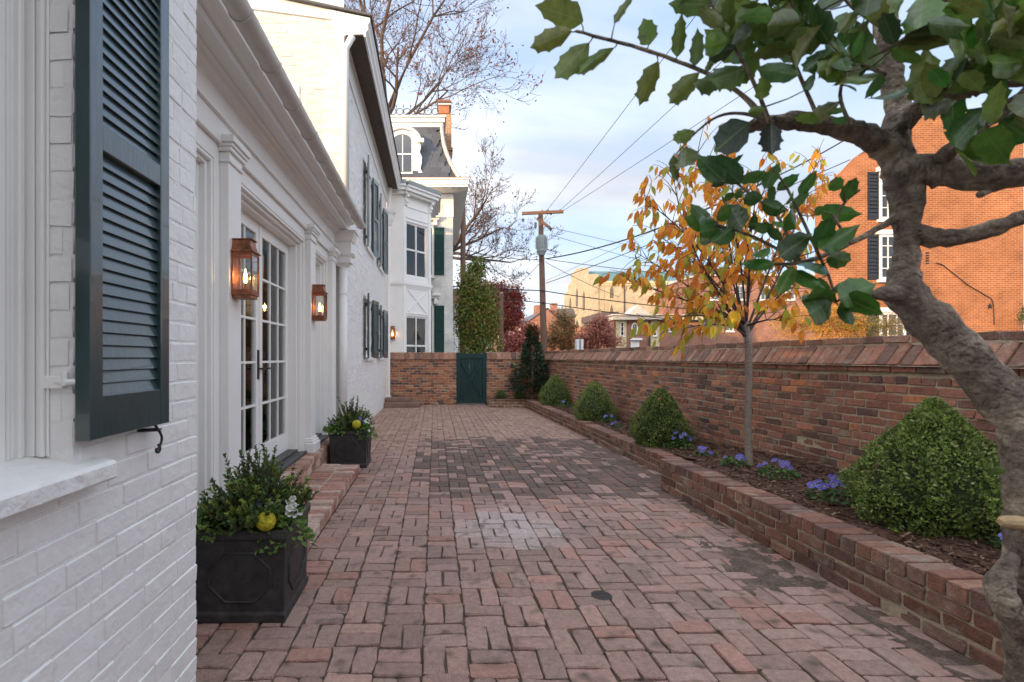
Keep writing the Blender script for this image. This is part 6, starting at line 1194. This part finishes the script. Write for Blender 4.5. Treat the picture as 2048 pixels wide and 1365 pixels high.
def lancet(M, w, h, name='lancet_window'):
    pts = [(0, 0), (w, 0), (w, h*.62), (w*.86, h*.82), (w*.5, h), (w*.14, h*.82), (0, h*.62)]
    MB().prism([(w/2+(a-w/2)*1.25, -.1+b*1.06) for a, b in pts], M, .05).build(name, M_creamst, chh); q = MB().prism(pts, M, .07); q.build(name, M_lan, chh)
M_lan = mat('lancet_fill', (.15, .12, .09), .6, .2, 6)
for px, py, h in ((1219, 597, 1.7), (1219, 660, 3.6)): lancet(basis(X_, Z_, Vector((X(px), d-.002, Zp(py)))), .55, h)
for k, yy in enumerate((3.0, 6.6, 10.4)): lancet(basis(-Y_, Z_, Vector((cx0-.802, d+yy+1.4, 8.3 if k != 1 else 9.2))), 1.3, 3.0)
for yy in (1.6, 6.0, 10.6): lancet(basis(-Y_, Z_, Vector((cx0-.802, d+yy+2.6, 1.0))), 2.6, 6.5, 'door_arch')
MB().tube([(X(1248), d-.15, 0), (X(1248), d-.15, zt_)], .07, 6).build('downspout', M_dbark, chh); MB().tube([(X(1206), d-.1, 0), (X(1206), d-.1, zt_-.3)], .06, 6).build('downspout', M_creamst, chh)
# row of brick houses receding behind the pole
rw = thing('brick_row_house', (8, 58, 0), 'brick row house with grey roof and chimneys behind the pole', 'house', 'brick row houses down the street'); d = 58
mb = MB(); gx = X(1085); mb.prism([(X(1060), 0), (X(1130), 0), (X(1130), Zp(655)), (X(1095), Zp(618)), (X(1060), Zp(640))], basis(X_, Z_, Vector((0, d+16, 0))), 16); mb.build('wall', M_rbrick, rw)
mb = MB(); mb.add([(X(1057), d-.2, Zp(642)), (X(1095), d-.2, Zp(616)), (X(1095), d+40, Zp(616)), (X(1057), d+40, Zp(642)), (X(1132), d-.2, Zp(657)), (X(1132), d+40, Zp(657))], [(0, 1, 2, 3), (1, 4, 5, 2)]); mb.build('roof', M_slate, rw, color=(.12, .12, .13))
MB().box(X(1060), X(1060)+.4, d+16, d+40, 0, Zp(640)).build('wall', M_rbrick, rw)
for k in range(8): add_window(rw, basis(-Y_, Z_, Vector((X(1060)-.002, d+3+4.5*k, Zp(640)-1.9))), 1.1, 1.5, .12, 2, 2)
for px, yy in ((1070, 12), (1078, 2), (1062, 26)): MB().box(X(px), X(px)+.9, d+yy, d+yy+1.2, Zp(640), Zp(607)).build('chimney', M_rbrick, rw)
r2 = thing('brick_town_house', (13, 62, 0), 'orange brick town house with tall chimney between the pole and the church', 'house', 'brick row houses down the street'); d = 62; MB().box(X(1098), X(1150), d, d+8, 0, Zp(635)).build('wall', M_rbrick, r2); mb = MB(); mb.prism([(X(1096), Zp(635)), (X(1152), Zp(635)), (X(1146), Zp(618)), (X(1104), Zp(618))], basis(X_, Z_, Vector((0, d+8, 0))), 8.2); mb.build('roof', M_slate, r2, color=(.13, .12, .12))
MB().box(X(1103), X(1114), d-.3, d+1, Zp(635), Zp(607)).build('chimney', M_rbrick, r2); add_window(r2, basis(X_, Z_, Vector((X(1103), d-.002, Zp(660)))), .8, 1.4, .1)
pw = thing('white_porch', (1.0, 27.5, 0), 'white wooden porch behind the evergreen tree', 'building'); d = 27.5; MB().box(X(906), X(945), d, d+4, 0, Zp(618)).build('wall', M_paint, pw); MB().box(X(903), X(950), d-.4, d+4.4, Zp(618), Zp(611)).build('cornice', M_paint, pw); MB().box(X(906), X(940), d+.5, d+4, Zp(611), Zp(575)).build('roof', mat('brown_shingle', (.25, .15, .10), .9, .2, 10), pw)
for px in (909, 920, 932): MB().box(X(px), X(px)+.18, d-.25, d-.02, 0, Zp(618)).build('column', M_paint, pw)
# street beyond the garden wall, and an unseen house added behind the camera to shade the garden
MB().box(5.5, 12.5, 22, 400, -.05, -.03).build('road', M_asph); bpy.data.objects['road']['kind'] = 'structure'
nb = thing('shade_house', (0, -12, 0), 'unseen brick house added to shade the garden', 'house'); mb = MB(); mb.prism([(-9, 0), (13, 0), (13, 5.6), (2, 6.6), (-9, 5.6)], basis(X_, Z_, Vector((0, -8, 0))), 8.0); mb.build('wall', M_rbrick, nb)
MB().add([(-9.4, -16.3, 5.65), (2, -16.3, 6.72), (2, -7.7, 6.72), (-9.4, -7.7, 5.65), (13.4, -16.3, 5.65), (13.4, -7.7, 5.65)], [(0, 1, 2, 3), (1, 4, 5, 2)]).build('roof', M_slate, nb, color=(.08, .08, .09))
